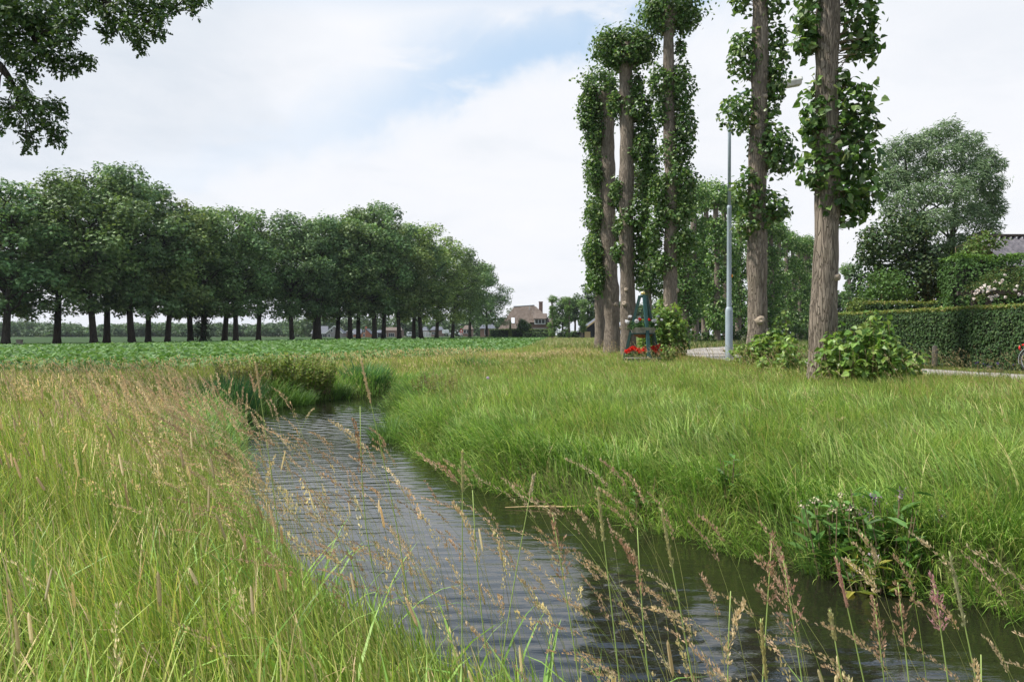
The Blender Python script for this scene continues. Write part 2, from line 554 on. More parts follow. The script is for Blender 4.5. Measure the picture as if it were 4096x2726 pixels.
# ------------------------------------------------------------------ ground plan
Ledge = np.array([(6.5, -0.2), (4.2, 0.75), (2.6, 1.35), (1.4, 1.85), (0.5, 2.5), (-0.2, 3.2), (-0.85, 4.1), (-1.5, 5.2), (-2.2, 6.6), (-3.3, 9.2),
                  (-4.4, 12.0), (-4.85, 14.2), (-4.8, 16.4), (-4.3, 18.2), (-3.35, 19.2), (-2.2, 21.2), (-0.8, 25.0), (0.4, 31.0), (1.2, 60.0)])
Redge = np.array([(9.0, 0.6), (6.2, 1.8), (4.2, 3.0), (2.72, 4.15), (1.65, 5.2), (0.73, 6.5), (-0.30, 7.65), (-0.8, 8.8), (-1.33, 10.2), (-2.0, 13.0),
                  (-2.5, 15.6), (-2.6, 17.3), (-2.0, 19.2), (-0.9, 21.5), (0.35, 25.0), (1.5, 31.0), (2.3, 60.0)])
DITCH = np.concatenate([Ledge, Redge[::-1]])
PATH = np.array([(17.0, 4.0), (14.6, 9.0), (12.9, 13.5), (11.6, 17.5), (10.5, 21.5), (9.75, 26.0), (9.35, 31.0), (9.5, 37.0), (10.6, 44.0), (13.4, 53.0),
                 (19.0, 64.0), (28.0, 77.0), (40.0, 93.0), (64.0, 120.0)])
FIELD = np.array([(-24, 10), (-13.5, 14.0), (-9, 18.5), (-6, 23.5), (-3.0, 29.5), (-0.8, 38), (1.5, 60), (5, 120), (9, 196), (-8, 196), (-22, 142), (-35, 104),
                  (-58, 76), (-80, 58), (-70, 20)])


def seg_dist(x, y, P):
    d = np.full(x.shape, 1e9)
    for (ax, ay), (bx, by) in zip(P[:-1], P[1:]):
        vx, vy = bx - ax, by - ay
        t = np.clip(((x - ax) * vx + (y - ay) * vy) / (vx * vx + vy * vy), 0, 1)
        d = np.minimum(d, np.hypot(x - ax - t * vx, y - ay - t * vy))
    return d


def inside(x, y, P):
    r = np.zeros(x.shape, bool)
    n = len(P)
    for i in range(n):
        (ax, ay), (bx, by) = P[i], P[(i + 1) % n]
        if ay == by:
            continue
        c = ((ay > y) != (by > y)) & (x < (bx - ax) * (y - ay) / (by - ay) + ax)
        r ^= c
    return r


def plan(x, y):
    dl, dr = seg_dist(x, y, Ledge), seg_dist(x, y, Redge)
    ins = inside(x, y, DITCH)
    s = np.where(ins, -np.minimum(dl, dr), np.minimum(dl, dr))
    return s, dr < dl


WATER_Z = -0.5


def land(x, y):
    s, right = plan(x, y)
    far = ss(22, 60, y)
    hl = -0.58 + 0.26 * ss(0, 0.3, s) + 0.24 * ss(0.2, 2.5, s) + 0.08 * ss(2, 6, s)
    hr = -0.62 + 0.40 * ss(-0.02, 0.28, s) + 0.22 * ss(0.2, 1.6, s)
    hi_ = -0.58 - 0.35 * ss(0, 0.5, -s)
    h = np.where(s < 0, hi_, np.where(right, hr, hl))
    h = h * (1 - ss(22.5, 26, y))
    h = np.where(y > 20, h - 0.30 * ss(-20, -52, x) * far, h)
    return h


# ------------------------------------------------------------------ ground
def axis_grid(fine0, fine1, step, lo, hi, g=1.16):
    a = list(np.arange(fine0, fine1 + 1e-6, step))
    s, p = step, fine1
    while p < hi:
        s *= g
        p += s
        a.append(p)
    s, p = step, fine0
    while p > lo:
        s *= g
        p -= s
        a.insert(0, p)
    return np.array(a)


def grid_mesh(xs, ys, zf):
    X, Y = np.meshgrid(xs, ys)
    Z = zf(X, Y)
    n, m = len(ys), len(xs)
    i = np.arange(n - 1)[:, None] * m
    j = np.arange(m - 1)[None]
    q = np.stack([i + j, i + j + 1, i + m + j + 1, i + m + j], -1).reshape(-1, 4)
    return np.stack([X, Y, Z], -1).reshape(-1, 3), q


M['ground'] = surf('meadow_soil', (0.040, 0.050, 0.016), (0.085, 0.095, 0.030), 0.9, 0.95, 0.1, bump=0.6, bscale=9)
V, q = grid_mesh(axis_grid(-7.5, 9.5, 0.12, -2200, 2200), axis_grid(0.3, 26, 0.12, -60, 3000), land)
tag(Geo().add(V, q).build('ground', M['ground'], smooth=True), 'flat grassy land along the ditch reaching to the horizon', 'ground', kind='structure')


def ribbon(C, hw, z, n=140):
    t = np.linspace(0, len(C) - 1, n)
    # Catmull-Rom
    i = np.clip(t.astype(int), 0, len(C) - 2)
    f = (t - i)[:, None]
    P0, P1, P2, P3 = C[np.maximum(i - 1, 0)], C[i], C[i + 1], C[np.minimum(i + 2, len(C) - 1)]
    P = 0.5 * ((2 * P1) + (-P0 + P2) * f + (2 * P0 - 5 * P1 + 4 * P2 - P3) * f ** 2 + (-P0 + 3 * P1 - 3 * P2 + P3) * f ** 3)
    tg = norm(np.gradient(P, axis=0))
    nr = np.stack([-tg[:, 1], tg[:, 0]], 1)
    rng = np.random.default_rng(3)
    wv = hw + 0.05 * np.sin(np.arange(n) * 0.9) + 0.03 * rng.standard_normal(n)
    A, B = P + nr * wv[:, None], P - nr * wv[:, None]
    z1 = np.full((n, 1), z)
    V = np.concatenate([np.hstack([A, z1]), np.hstack([B, z1]), np.hstack([A, z1 - 0.06]), np.hstack([B, z1 - 0.06])])
    k = np.arange(n - 1)
    q = np.concatenate([np.stack([k, k + 1, n + k + 1, n + k], 1), np.stack([2 * n + k, 2 * n + k + 1, k + 1, k], 1),
                        np.stack([n + k, n + k + 1, 3 * n + k + 1, 3 * n + k], 1)])
    return V, q, P


Vp, qp, PATHC = ribbon(PATH, 1.25, 0.035)
tag(Geo().add(Vp, qp).build('path', M['path']), 'pale narrow lane curving away between the pollarded poplars', 'path', kind='structure')

# water: a gently rippled sheet
wm, t = new_mat('ditch_water')
p = t.node('ShaderNodeBsdfPrincipled')
p.inputs['Base Color'].default_value = (0.013, 0.013, 0.008, 1)
p.inputs['Roughness'].default_value = 0.03
p.inputs['IOR'].default_value = 1.48
p.inputs['Specular IOR Level'].default_value = 0.95
tcn = t.node('ShaderNodeTexCoord')
mp = t.node('ShaderNodeMapping')
mp.inputs['Scale'].default_value = (1.0, 3.2, 1)
mp.inputs['Rotation'].default_value = (0, 0, R(6))
t.l.new(tcn.outputs['Object'], mp.inputs[0])
b = t.node('ShaderNodeBump')
b.inputs['Strength'].default_value = 0.10
b.inputs['Distance'].default_value = 0.02
t.l.new(t.noise(mp.outputs[0], 9, 3, 0.5, 0.4), b.inputs['Height'])
t.l.new(b.outputs[0], p.inputs['Normal'])
out_(t, p.outputs[0])


def wave(X, Y):
    calm = 0.25 + 0.75 * ss(-0.6, 0.5, pn(X, Y, 0.55, 1.3))
    a = 0.0
    for k, (wl, ang, am) in enumerate([(0.12, 0.08, 1.0), (0.17, -0.28, 0.9), (0.09, 0.34, 0.6), (0.25, 0.52, 0.6), (0.36, -0.62, 0.5)]):
        kx, ky = math.sin(ang) * 2 * np.pi / wl, math.cos(ang) * 2 * np.pi / wl
        a = a + am * wl * np.sin(kx * X + ky * Y + k * 1.9 + 2.4 * pn(X, Y, 0.9 + 0.35 * k, k))
    return WATER_Z + 0.0092 * a * calm * (0.72 + 0.28 * ss(3.5, 8, Y))


wx = np.arange(-6.2, 6.6, 0.045)
wy = np.concatenate([np.arange(0.4, 9, 0.018), np.arange(9, 15, 0.026), np.arange(15, 25, 0.05), np.arange(25, 25.4, 0.1)])
V, q = grid_mesh(wx, wy, wave)
sW, _ = plan(V[:, 0], V[:, 1])
keep = (sW < 0.35)[q].any(1)
q = q[keep]
us, inv = np.unique(q, return_inverse=True)
tag(Geo().add(V[us], inv.reshape(-1, 4)).build('water', wm, smooth=True), 'dark rippled ditch water reflecting the cloudy sky', 'water', kind='structure')

V, q = grid_mesh(np.linspace(-75, 10, 60), np.linspace(10, 198, 90), lambda X, Y: land(X, Y) + 0.03)
cen = V[q].mean(1)
q = q[inside(cen[:, 0], cen[:, 1], FIELD)]
us, inv = np.unique(q, return_inverse=True)
M['field'] = surf('field_soil', (0.030, 0.055, 0.014), (0.055, 0.085, 0.022), 1.5, 0.95, 0.1)
tag(Geo().add(V[us], inv.reshape(-1, 4)).build('field', M['field']), 'level field of green crop between the ditch and the oaks', 'field', kind='structure')
#--NEXT--
# ------------------------------------------------------------------ grass
def stalk_pts(P, H, az, th0, th1, K, pw=1.4):
    n = len(P)
    d = np.stack([np.cos(az), np.sin(az)], 1)
    pts = np.zeros((n, K + 1, 3))
    pts[:, 0] = P
    for k in range(K):
        th = th0 + th1 * ((k + 0.5) / K) ** pw
        st = H / K
        pts[:, k + 1, :2] = pts[:, k, :2] + (st * np.sin(th))[:, None] * d
        pts[:, k + 1, 2] = pts[:, k, 2] + st * np.cos(th)
    return pts


def blades(g, rng, P, H, az, th0, th1, W, col, K=3, tipcol=None):
    n = len(P)
    if n == 0:
        return
    pts = stalk_pts(P, H, az, th0, th1, K)
    tw = rng.uniform(-1.0, 1.0, n)
    side = np.stack([-np.sin(az + tw), np.cos(az + tw), np.zeros(n)], 1)
    wp = {2: [0.85, 0.8], 3: [0.7, 1.0, 0.72], 4: [0.6, 0.95, 1.0, 0.65], 5: [0.6, 0.95, 1.0, 0.85, 0.55]}[K]
    V = np.zeros((n, 2 * K + 1, 3))
    for k in range(K):
        o = side * (W * wp[k] * 0.5)[:, None]
        V[:, 2 * k] = pts[:, k] - o
        V[:, 2 * k + 1] = pts[:, k] + o
    V[:, 2 * K] = pts[:, K]
    base = (np.arange(n) * (2 * K + 1))[:, None]
    q = np.concatenate([base + np.array([[2 * k, 2 * k + 1, 2 * k + 3, 2 * k + 2]]) for k in range(K - 1)])
    tr = base + np.array([[2 * K - 2, 2 * K - 1, 2 * K]])
    c = np.repeat(col[:, None], 2 * K + 1, 1)
    if tipcol is not None:
        c[:, 2 * K] = tipcol
        c[:, 2 * K - 1] = c[:, 2 * K - 2] = 0.55 * col + 0.45 * tipcol
    g.add(V.reshape(-1, 3), q, tr, c.reshape(-1, 3))


def stems(g, P, H, az, th0, th1, W, col, K=6):
    """thin round-ish stems (two crossed ribbons); returns tip and tip direction"""
    pts = stalk_pts(P, H, az, th0, th1, K, 2.2)
    n = len(P)
    for a in (0.3, 1.87):
        side = np.stack([np.cos(az + a), np.sin(az + a), np.zeros(n)], 1)
        ww = np.linspace(1, 0.6, K + 1)
        V = np.stack([pts - side[:, None] * (W[:, None] * ww)[..., None] / 2, pts + side[:, None] * (W[:, None] * ww)[..., None] / 2], 2)
        V = V.reshape(n, -1, 3)
        base = (np.arange(n) * 2 * (K + 1))[:, None]
        q = np.concatenate([base + np.array([[2 * k, 2 * k + 1, 2 * k + 3, 2 * k + 2]]) for k in range(K)])
        g.add(V.reshape(-1, 3), q, None, np.repeat(col, 2 * (K + 1), 0))
    return pts[:, -1], norm(pts[:, -1] - pts[:, -2])


def spikes(g, tip, dr, L, r, col):
    """cylindrical timothy heads"""
    n = len(tip)
    ref = np.array([0.3, 1.0, 0.2])
    A = norm(np.cross(dr, ref))
    B = np.cross(dr, A)
    k = 5
    prof = [(0, 0.45), (0.12, 1), (0.55, 1.0), (0.88, 0.75)]
    an = np.linspace(0, 2 * np.pi, k, endpoint=False)
    rings = []
    for t_, s_ in prof:
        rings.append(tip[:, None] + (L * t_)[:, None, None] * dr[:, None] + (r * s_)[:, None, None] * (np.cos(an)[None, :, None] * A[:, None] + np.sin(an)[None, :, None] * B[:, None]))
    V = np.concatenate(rings + [(tip + dr * L[:, None])[:, None]], 1)
    m = 4 * k + 1
    base = (np.arange(n) * m)[:, None]
    q = np.concatenate([base + np.array([[i * k + j, i * k + (j + 1) % k, (i + 1) * k + (j + 1) % k, (i + 1) * k + j]]) for i in range(3) for j in range(k)])
    tr = np.concatenate([base + np.array([[3 * k + j, 3 * k + (j + 1) % k, 4 * k]]) for j in range(k)])
    g.add(V.reshape(-1, 3), q, tr, np.repeat(col, m, 0))


def panicles(g, rng, tip, dr, L, Rr, col, ns, size, bend=0.6):
    """feathery heads: ns spikelets round a nodding axis"""
    n = len(tip)
    t = np.sort(rng.random((n, ns)), 1)
    hz = norm(np.stack([dr[:, 0] + 1e-3, dr[:, 1], 0 * dr[:, 0]], 1))
    droop = bend * (t ** 2)
    ax = tip[:, None] + (L[:, None] * t)[..., None] * dr[:, None] + (L[:, None] * droop * 0.45)[..., None] * (hz[:, None] - np.array([0, 0, 0.6]))
    rd = rng.standard_normal((n, ns, 3))
    rd = norm(rd - (rd * dr[:, None]).sum(-1, keepdims=True) * dr[:, None])
    rad = Rr[:, None] * (1 - t) ** 0.6 * rng.uniform(0.1, 1.0, (n, ns)) + 0.0015
    P = ax + rad[..., None] * rd
    Td = norm(dr[:, None] * 1.0 + rd * 0.28 + rng.standard_normal((n, ns, 3)) * 0.2)
    Nn = norm(np.cross(Td, rng.standard_normal((n, ns, 3))))
    c = np.repeat(col[:, None], ns, 1) * (1 + 0.18 * rng.standard_normal((n, ns, 1))).clip(0.5, 1.5)
    leaves(g, P.reshape(-1, 3), Nn.reshape(-1, 3), Td.reshape(-1, 3), np.repeat(size, ns) * rng.uniform(0.7, 1.3, n * ns),
           (np.array([(0, 0, 0), (0.45, 0.20, 0.06), (1, 0, 0), (0.45, -0.20, 0.06)]), [(0, 1, 2), (0, 2, 3)]), c.reshape(-1, 3))


def scatter(rng, x0, x1, y0, y1, dens, mask):
    n = int((x1 - x0) * (y1 - y0) * dens)
    x, y = rng.uniform(x0, x1, n), rng.uniform(y0, y1, n)
    k = np.abs(x) < 0.68 * y + 1.6
    x, y = x[k], y[k]
    s, right = plan(x, y)
    k = mask(x, y, s, right)
    x, y, s = x[k], y[k], s[k]
    return x, y, s, land(x, y)


def path_d(x, y):
    return seg_dist(x, y, PATHC)


def infield(x, y):
    return inside(x, y, FIELD)


GR_L = [(0.290, 0.415, 0.070), (0.200, 0.335, 0.058), (0.440, 0.490, 0.130), (0.58, 0.50, 0.24)]
GR_R = [(0.225, 0.355, 0.072), (0.315, 0.445, 0.105), (0.115, 0.225, 0.045), (0.50, 0.47, 0.21)]
STRAW = np.array([(0.60, 0.48, 0.27), (0.52, 0.39, 0.23), (0.66, 0.56, 0.35), (0.44, 0.30, 0.19)])

g = Geo()
rng = np.random.default_rng(11)
lmask = lambda x, y, s, r: ((s > 0.0) | (y > 23.5)) & (~r | (y > 23.5)) & ~infield(x, y) & (y > 0.75 + 0.25 * (x > -0.5))
for (y0, y1, x0, dens, ws, K) in [(0.7, 3.2, -4, 2300, 1.25, 4), (3.2, 6, -6, 1700, 1.4, 4), (6, 10, -9, 1200, 1.7, 3), (10, 16, -13, 700, 2.3, 3), (16, 30, -14, 380, 3.2, 2), (30, 62, -9, 120, 5.0, 2)]:
    x, y, s, z = scatter(rng, x0, 5.0 if y0 < 3 else 2.5, y0, y1, dens, lmask)
    n = len(x)
    pt = pn(x, y, 0.9, 0.4)
    H = rng.uniform(0.30, 0.74, n) * (0.86 + 0.14 * pt) * (0.5 + 0.5 * ss(0.0, 1.3, s)) * np.where(y < 2.2, 0.85, 1) * (1 - 0.40 * ss(5.5, 10, y))
    az = np.pi * 0.95 + 1.1 * pn(x, y, 1.9, 3.1) + 0.9 * pn(x, y, 5.3, 1.2) + rng.normal(0, 0.8, n)
    straw = np.clip(0.10 + 0.10 * pn(x, y, 0.6, 2.0) + 0.16 * ss(5, 10, y), 0.02, 0.5)
    c = pal(rng, n, GR_L, [0.34, 0.34, 0.22, 0.10], 0.20)
    c = c * (1 + 0.14 * pn(x, y, 1.9, 4.7) + 0.10 * pn(x, y, 5.3, 0.7))[:, None]
    c = np.where(rng.random((n, 1)) < straw[:, None] * 0.6, pal(rng, n, STRAW[:3], None, 0.12), c)
    sb = (s < 0.35)[:, None]
    c = np.where(sb, c * np.array([0.85, 1.0, 0.9]), c)
    blades(g, rng, np.stack([x, y, z - 0.02], 1), H, az, rng.uniform(0.0, 0.28, n), rng.gamma(2.0, 0.36, n).clip(0, 2.0), rng.uniform(0.0028, 0.0060, n) * ws, c, K,
           tipcol=c * np.array([1.4, 1.25, 1.2]))
# some broad fresh leaves low in the foreground
x, y, s, z = scatter(rng, -4, 3, 1.0, 4.2, 55, lmask)
n = len(x)
c = pal(rng, n, [(0.24, 0.42, 0.08), (0.32, 0.50, 0.11), (0.18, 0.33, 0.07)], None, 0.12)
blades(g, rng, np.stack([x, y, z - 0.02], 1), rng.uniform(0.35, 0.62, n), rng.uniform(0, 6.3, n), rng.uniform(0.1, 0.5, n), rng.uniform(0.5, 1.9, n), rng.uniform(0.009, 0.014, n), c, 5, tipcol=c * 1.1)
tag(g.build('meadow_grass', M['grass']), 'tall yellowish meadow grass on the near left bank', 'grass', kind='stuff')

# seed-bearing stems of the left bank
gs = Geo()
rng = np.random.default_rng(12)
for (y0, y1, x0, dens, ws, ns) in [(1.3, 3.2, -4, 34, 1.0, 40), (3.2, 6, -6, 40, 1.1, 30), (6, 10, -9, 40, 1.35, 18), (10, 16, -13, 46, 1.8, 11), (16, 30, -14, 30, 2.6, 7)]:
    x, y, s, z = scatter(rng, x0, 3.0, y0, y1, dens, lmask)
    n = len(x)
    H = rng.uniform(0.55, 0.86, n) * (0.68 + 0.32 * ss(0, 1.0, s)) * np.where(y < 2.0, 0.80, 1) * (1 - 0.42 * ss(5.5, 10, y))
    az = rng.normal(np.pi * 0.95, 0.8, n)
    sc = pal(rng, n, [(0.26, 0.28, 0.08), (0.36, 0.31, 0.14), (0.18, 0.24, 0.06)])
    tip, dr = stems(gs, np.stack([x, y, z], 1), H, az, rng.uniform(0, 0.12, n), rng.uniform(0.05, 0.6, n), rng.uniform(0.0014, 0.0022, n) * ws, sc, 5)
    kind = rng.random(n) + 0.25 * pn(x, y, 1.1, 5)
    a = kind < 0.42
    cs = pal(rng, n, [(0.80, 0.72, 0.46), (0.70, 0.62, 0.36), (0.66, 0.53, 0.33)])
    if a.any():
        spikes(gs, tip[a], dr[a], rng.uniform(0.045, 0.085, a.sum()), rng.uniform(0.0030, 0.0042, a.sum()) * ws ** 0.8, cs[a])
    b_ = ~a
    cp = pal(rng, n, [(0.72, 0.60, 0.31), (0.64, 0.51, 0.25), (0.78, 0.69, 0.40)])
    panicles(gs, rng, tip[b_] - dr[b_] * 0.04, dr[b_], rng.uniform(0.10, 0.17, b_.sum()), rng.uniform(0.006, 0.018, b_.sum()) * ws ** 0.5, cp[b_], ns,
             np.full(b_.sum(), 0.011) * ws, 0.5)
# thin stems crowding the lip of the near bank, heads out over the water
x, y, s, z = scatter(rng, -4.0, 5.0, 0.95, 5.5, 115, lambda x, y, s, r: (s > 0.0) & (s < 0.75) & ~r & (y > 1.1) & ((x < 0.6) | (rng.random(len(x)) < 0.6)))
n = len(x)
H = rng.uniform(0.45, 0.98, n) * (1 + 0.16 * ss(1.8, 2.6, y))
az = rng.normal(np.pi * 0.99, 0.5, n)
sc = pal(rng, n, [(0.40, 0.46, 0.15), (0.48, 0.46, 0.22), (0.32, 0.42, 0.11)])
tip, dr = stems(gs, np.stack([x, y, z], 1), H, az, rng.uniform(0.05, 0.42, n), rng.uniform(0.05, 0.9, n), rng.uniform(0.0012, 0.0019, n), sc, 7)
hv = rng.random(n)
for lo, hi2, rr, sz, ns in [(0.0, 0.5, 0.0038, 0.0085, 80), (0.5, 0.8, 0.0075, 0.0085, 90), (0.8, 1.01, 0.0024, 0.0075, 70)]:
    k = (hv >= lo) & (hv < hi2)
    panicles(gs, rng, tip[k] - dr[k] * 0.05, dr[k], rng.uniform(0.08, 0.16, k.sum()), np.full(k.sum(), rr) * rng.uniform(0.6, 1.3, k.sum()), pal(rng, k.sum(), [(0.60, 0.44, 0.29), (0.60, 0.50, 0.32), (0.50, 0.35, 0.24)]), ns, np.full(k.sum(), sz), 0.6)
# a denser stand of tall plumes at the left water edge
n = 150
x, y = rng.normal(-2.35, 0.42, n), rng.normal(5.7, 0.55, n)
s, right = plan(x, y)
k = (s > 0.02) & ~right
x, y = x[k], y[k]
n = len(x)
tip, dr = stems(gs, np.stack([x, y, land(x, y)], 1), rng.uniform(0.72, 1.02, n), rng.normal(np.pi, 0.7, n), rng.uniform(0.0, 0.22, n), rng.uniform(0.05, 0.5, n), rng.uniform(0.0020, 0.0028, n), pal(rng, n, [(0.46, 0.40, 0.19), (0.36, 0.38, 0.13)]), 6)
panicles(gs, rng, tip - dr * 0.07, dr, rng.uniform(0.12, 0.20, n), rng.uniform(0.006, 0.011, n), pal(rng, n, [(0.66, 0.52, 0.34), (0.60, 0.45, 0.29), (0.72, 0.61, 0.40)]), 90, np.full(n, 0.012), 0.35)
tag(gs.build('seeding_grass', M['seed']), 'thin straw coloured seed heads standing over the left bank grass', 'grass', kind='stuff')

# right verge
g = Geo()
rng = np.random.default_rng(13)
rmask = lambda x, y, s, r: ((s > 0.02) | (y > 23.5)) & (r | (y > 23.5)) & ~infield(x, y) & (path_d(x, y) > 1.33 + 0.1 * pn(x, y, 3)) & (x < 13.4)
for (y0, y1, x0, x1, dens, ws, K) in [(2.4, 6.5, -1, 8, 2300, 1.3, 4), (6.5, 10, -3, 9.5, 1500, 1.6, 4), (10, 16, -4, 12, 850, 2.0, 3), (16, 26, -4, 14, 460, 2.6, 3), (26, 62, -2, 14, 130, 5.0, 2)]:
    x, y, s, z = scatter(rng, x0, x1, y0, y1, dens, rmask)
    n = len(x)
    beyond = (x > np.interp(y, PATHC[:, 1], PATHC[:, 0])) & (y < 40)
    dry = 0.35 * ss(24, 32, y) + 0.12 + ss(9, 19, y) * (0.45 + 0.4 * pn(x, y, 0.5, 3.3)) + 0.7 * ss(4, 8, x) * ss(6, 10, y) * (0.6 + 0.5 * pn(x, y, 0.9, 6))
    tuftn = pn(x, y, 2.6, 4.1) + 0.6 * pn(x, y, 6.0, 1.4)
    H = rng.uniform(0.15, 0.44, n) * (0.9 + 0.20 * pn(x, y, 0.8, 1.1) + 0.20 * tuftn).clip(0.35, 1.6) * np.where(beyond, 0.28, 1) * (0.42 + 0.58 * ss(1.3, 3.2, path_d(x, y)))
    az = np.pi * 1.1 + 2.0 * pn(x, y, 2.3, 0.8) + 1.1 * pn(x, y, 5.1, 2.2) + rng.normal(0, 0.6, n)
    c = pal(rng, n, GR_R, [0.36, 0.32, 0.24, 0.08], 0.16)
    c = c * (1 + 0.15 * pn(x, y, 1.6, 7.7) + 0.18 * pn(x, y, 4.6, 2.7))[:, None]
    fs = np.hypot(x - 4.5, (y - 26.2) * 0.8)
    H = H * (0.35 + 0.65 * ss(0.7, 1.6, fs))
    c = np.where(rng.random((n, 1)) < (0.40 * dry)[:, None], pal(rng, n, [(0.40, 0.34, 0.15), (0.30, 0.29, 0.10)], None, 0.12), c)
    blades(g, rng, np.stack([x, y, z - 0.02], 1), H, az, rng.uniform(0.0, 0.5, n), (rng.gamma(2.4, 0.52, n) * (1 + 0.35 * pn(x, y, 3.3, 5.5))).clip(0, 2.5), rng.uniform(0.0026, 0.0055, n) * ws, c, K,
           tipcol=c * np.array([1.35, 1.22, 1.2]))
# far verge along the avenue
x = rng.uniform(0, 75, 60000)
y = rng.uniform(44, 140, 60000)
pd = path_d(x, y)
k = (pd > 1.4) & (pd < 9)
x, y = x[k], y[k]
n = len(x)
blades(g, rng, np.stack([x, y, land(x, y)], 1), rng.uniform(0.25, 0.65, n), rng.uniform(0, 6.3, n), rng.uniform(0, 0.2, n), rng.uniform(0.1, 1.0, n), rng.uniform(0.02, 0.05, n),
       pal(rng, n, [(0.12, 0.19, 0.04), (0.16, 0.22, 0.06), (0.33, 0.29, 0.14)], [0.5, 0.35, 0.15]), 2)
x = rng.uniform(-6, 45, 90000)
y = rng.uniform(58, 196, 90000)
k = ~infield(x, y) & (path_d(x, y) > 1.4) & (x < 10 + 0.16 * y)
x, y = x[k], y[k]
n = len(x)
blades(g, rng, np.stack([x, y, land(x, y)], 1), rng.uniform(0.25, 0.6, n), rng.uniform(0, 6.3, n), rng.uniform(0, 0.2, n), rng.uniform(0.1, 1.0, n), rng.uniform(0.04, 0.09, n),
       pal(rng, n, [(0.22, 0.30, 0.08), (0.28, 0.32, 0.11), (0.48, 0.42, 0.22)], [0.4, 0.35, 0.25]), 2)
tag(g.build('verge_grass', M['grass']), 'fresh green verge grass between the ditch and the lane', 'grass', kind='stuff')

# long grass hanging over the right bank
g = Geo()
rng = np.random.default_rng(14)
for (y0, y1, x0, x1, dens, ws) in [(1.0, 6.5, -0.5, 8, 1500, 1.2), (6.5, 12, -4, 2, 1000, 1.6), (12, 26, -5, 3, 420, 2.4)]:
    x, y, s, z = scatter(rng, x0, x1, y0, y1, dens, lambda x, y, s, r: (s > -0.05) & (s < 0.85) & r)
    n = len(x)
    e = 0.05
    gxx = plan(x + e, y)[0] - plan(x - e, y)[0]
    gyy = plan(x, y + e)[0] - plan(x, y - e)[0]
    az = np.arctan2(-gyy, -gxx) + rng.normal(0, 0.75, n)
    tuft = (0.82 + 0.34 * pn(x, y, 3.2, 0.9) + 0.30 * pn(x, y, 8.1, 2.9)).clip(0.25, 1.6)
    H = rng.uniform(0.26, 0.56, n) * tuft * (1 - 0.25 * ss(0.4, 0.85, s))
    az = az + 0.8 * pn(x, y, 4.4, 5.1)
    c = pal(rng, n, [(0.135, 0.270, 0.042), (0.215, 0.375, 0.062), (0.080, 0.170, 0.032), (0.38, 0.48, 0.13)], [0.34, 0.34, 0.2, 0.12], 0.18)
    blades(g, rng, np.stack([x, y, z - 0.02], 1), H, az, rng.uniform(0.05, 0.45, n), rng.uniform(0.8, 2.1, n), rng.uniform(0.0034, 0.0068, n) * ws, c, 5,
           tipcol=c * np.array([1.25, 1.12, 1.0]))
# lush fringe of the left and far bank
for (y0, y1, x0, x1, dens, ws) in [(8.0, 14, -7, 1, 420, 1.9), (14, 23, -7, 2, 340, 2.4)]:
    x, y, s, z = scatter(rng, x0, x1, y0, y1, dens, lambda x, y, s, r: (s > -0.10) & (s < 1.0) & ~r)
    n = len(x)
    e = 0.05
    az = np.arctan2(-(plan(x, y + e)[0] - plan(x, y - e)[0]), -(plan(x + e, y)[0] - plan(x - e, y)[0])) + rng.normal(0, 0.9, n)
    c = pal(rng, n, [(0.150, 0.290, 0.060), (0.210, 0.360, 0.080), (0.100, 0.205, 0.050), (0.36, 0.42, 0.16)], [0.36, 0.3, 0.22, 0.12], 0.18)
    blades(g, rng, np.stack([x, y, z - 0.02], 1), rng.uniform(0.30, 0.72, n) * (0.85 + 0.35 * pn(x, y, 2.4, 3.9)) * (1 - 0.3 * ss(0.4, 1.0, s)), az, rng.uniform(0.0, 0.35, n), rng.uniform(0.4, 1.9, n),
           rng.uniform(0.0034, 0.0068, n) * ws, c, 5, tipcol=c * 1.2)
# dead thatch on the earthen lip
x, y, s, z = scatter(rng, -5, 8, 1.0, 26, 190, lambda x, y, s, r: (s > -0.05) & (s < 0.16) & (r | (y > 6)))
n = len(x)
blades(g, rng, np.stack([x, y, z], 1), rng.uniform(0.08, 0.22, n), rng.uniform(0, 6.3, n), rng.uniform(0.6, 1.3, n), rng.uniform(0.5, 1.6, n), rng.uniform(0.002, 0.004, n) * (1 + y / 14),
       pal(rng, n, [(0.20, 0.14, 0.07), (0.12, 0.085, 0.045), (0.16, 0.17, 0.05)]), 3)
tag(g.build('bank_grass', M['grass']), 'long arching dark green grass overhanging the right water edge', 'grass', kind='stuff')

# seed stems on the verge (sparser, drier towards the lane)
gs = Geo()
rng = np.random.default_rng(15)
for (y0, y1, x0, x1, dens, ws, ns) in [(3, 9, 0, 9, 5.0, 1.1, 22), (9, 16, -3, 12, 12, 1.6, 12), (16, 27, -4, 13, 14, 2.2, 8), (27, 60, -2, 14, 3, 4, 5)]:
    x, y, s, z = scatter(rng, x0, x1, y0, y1, dens, lambda x, y, s, r: (s > 0.5) & r & (path_d(x, y) > 1.5) & (x < 12.5) & ((path_d(x, y) < 5.5) | (rng.random(len(x)) < 0.35)))
    n = len(x)
    tip, dr = stems(gs, np.stack([x, y, z], 1), rng.uniform(0.34, 0.72, n), rng.normal(np.pi, 1.0, n), rng.uniform(0, 0.45, n), rng.uniform(0.1, 0.9, n),
                    rng.uniform(0.0016, 0.0024, n) * ws, pal(rng, n, [(0.36, 0.31, 0.13), (0.28, 0.29, 0.09)]), 4)
    panicles(gs, rng, tip - dr * 0.03, dr, rng.uniform(0.08, 0.15, n), rng.uniform(0.004, 0.012, n) * ws ** 0.5, pal(rng, n, STRAW), ns, np.full(n, 0.010) * ws, 0.5)
tag(gs.build('dry_seeding_grass', M['seed']), 'scattered dry seed stems among the green verge grass', 'grass', kind='stuff')

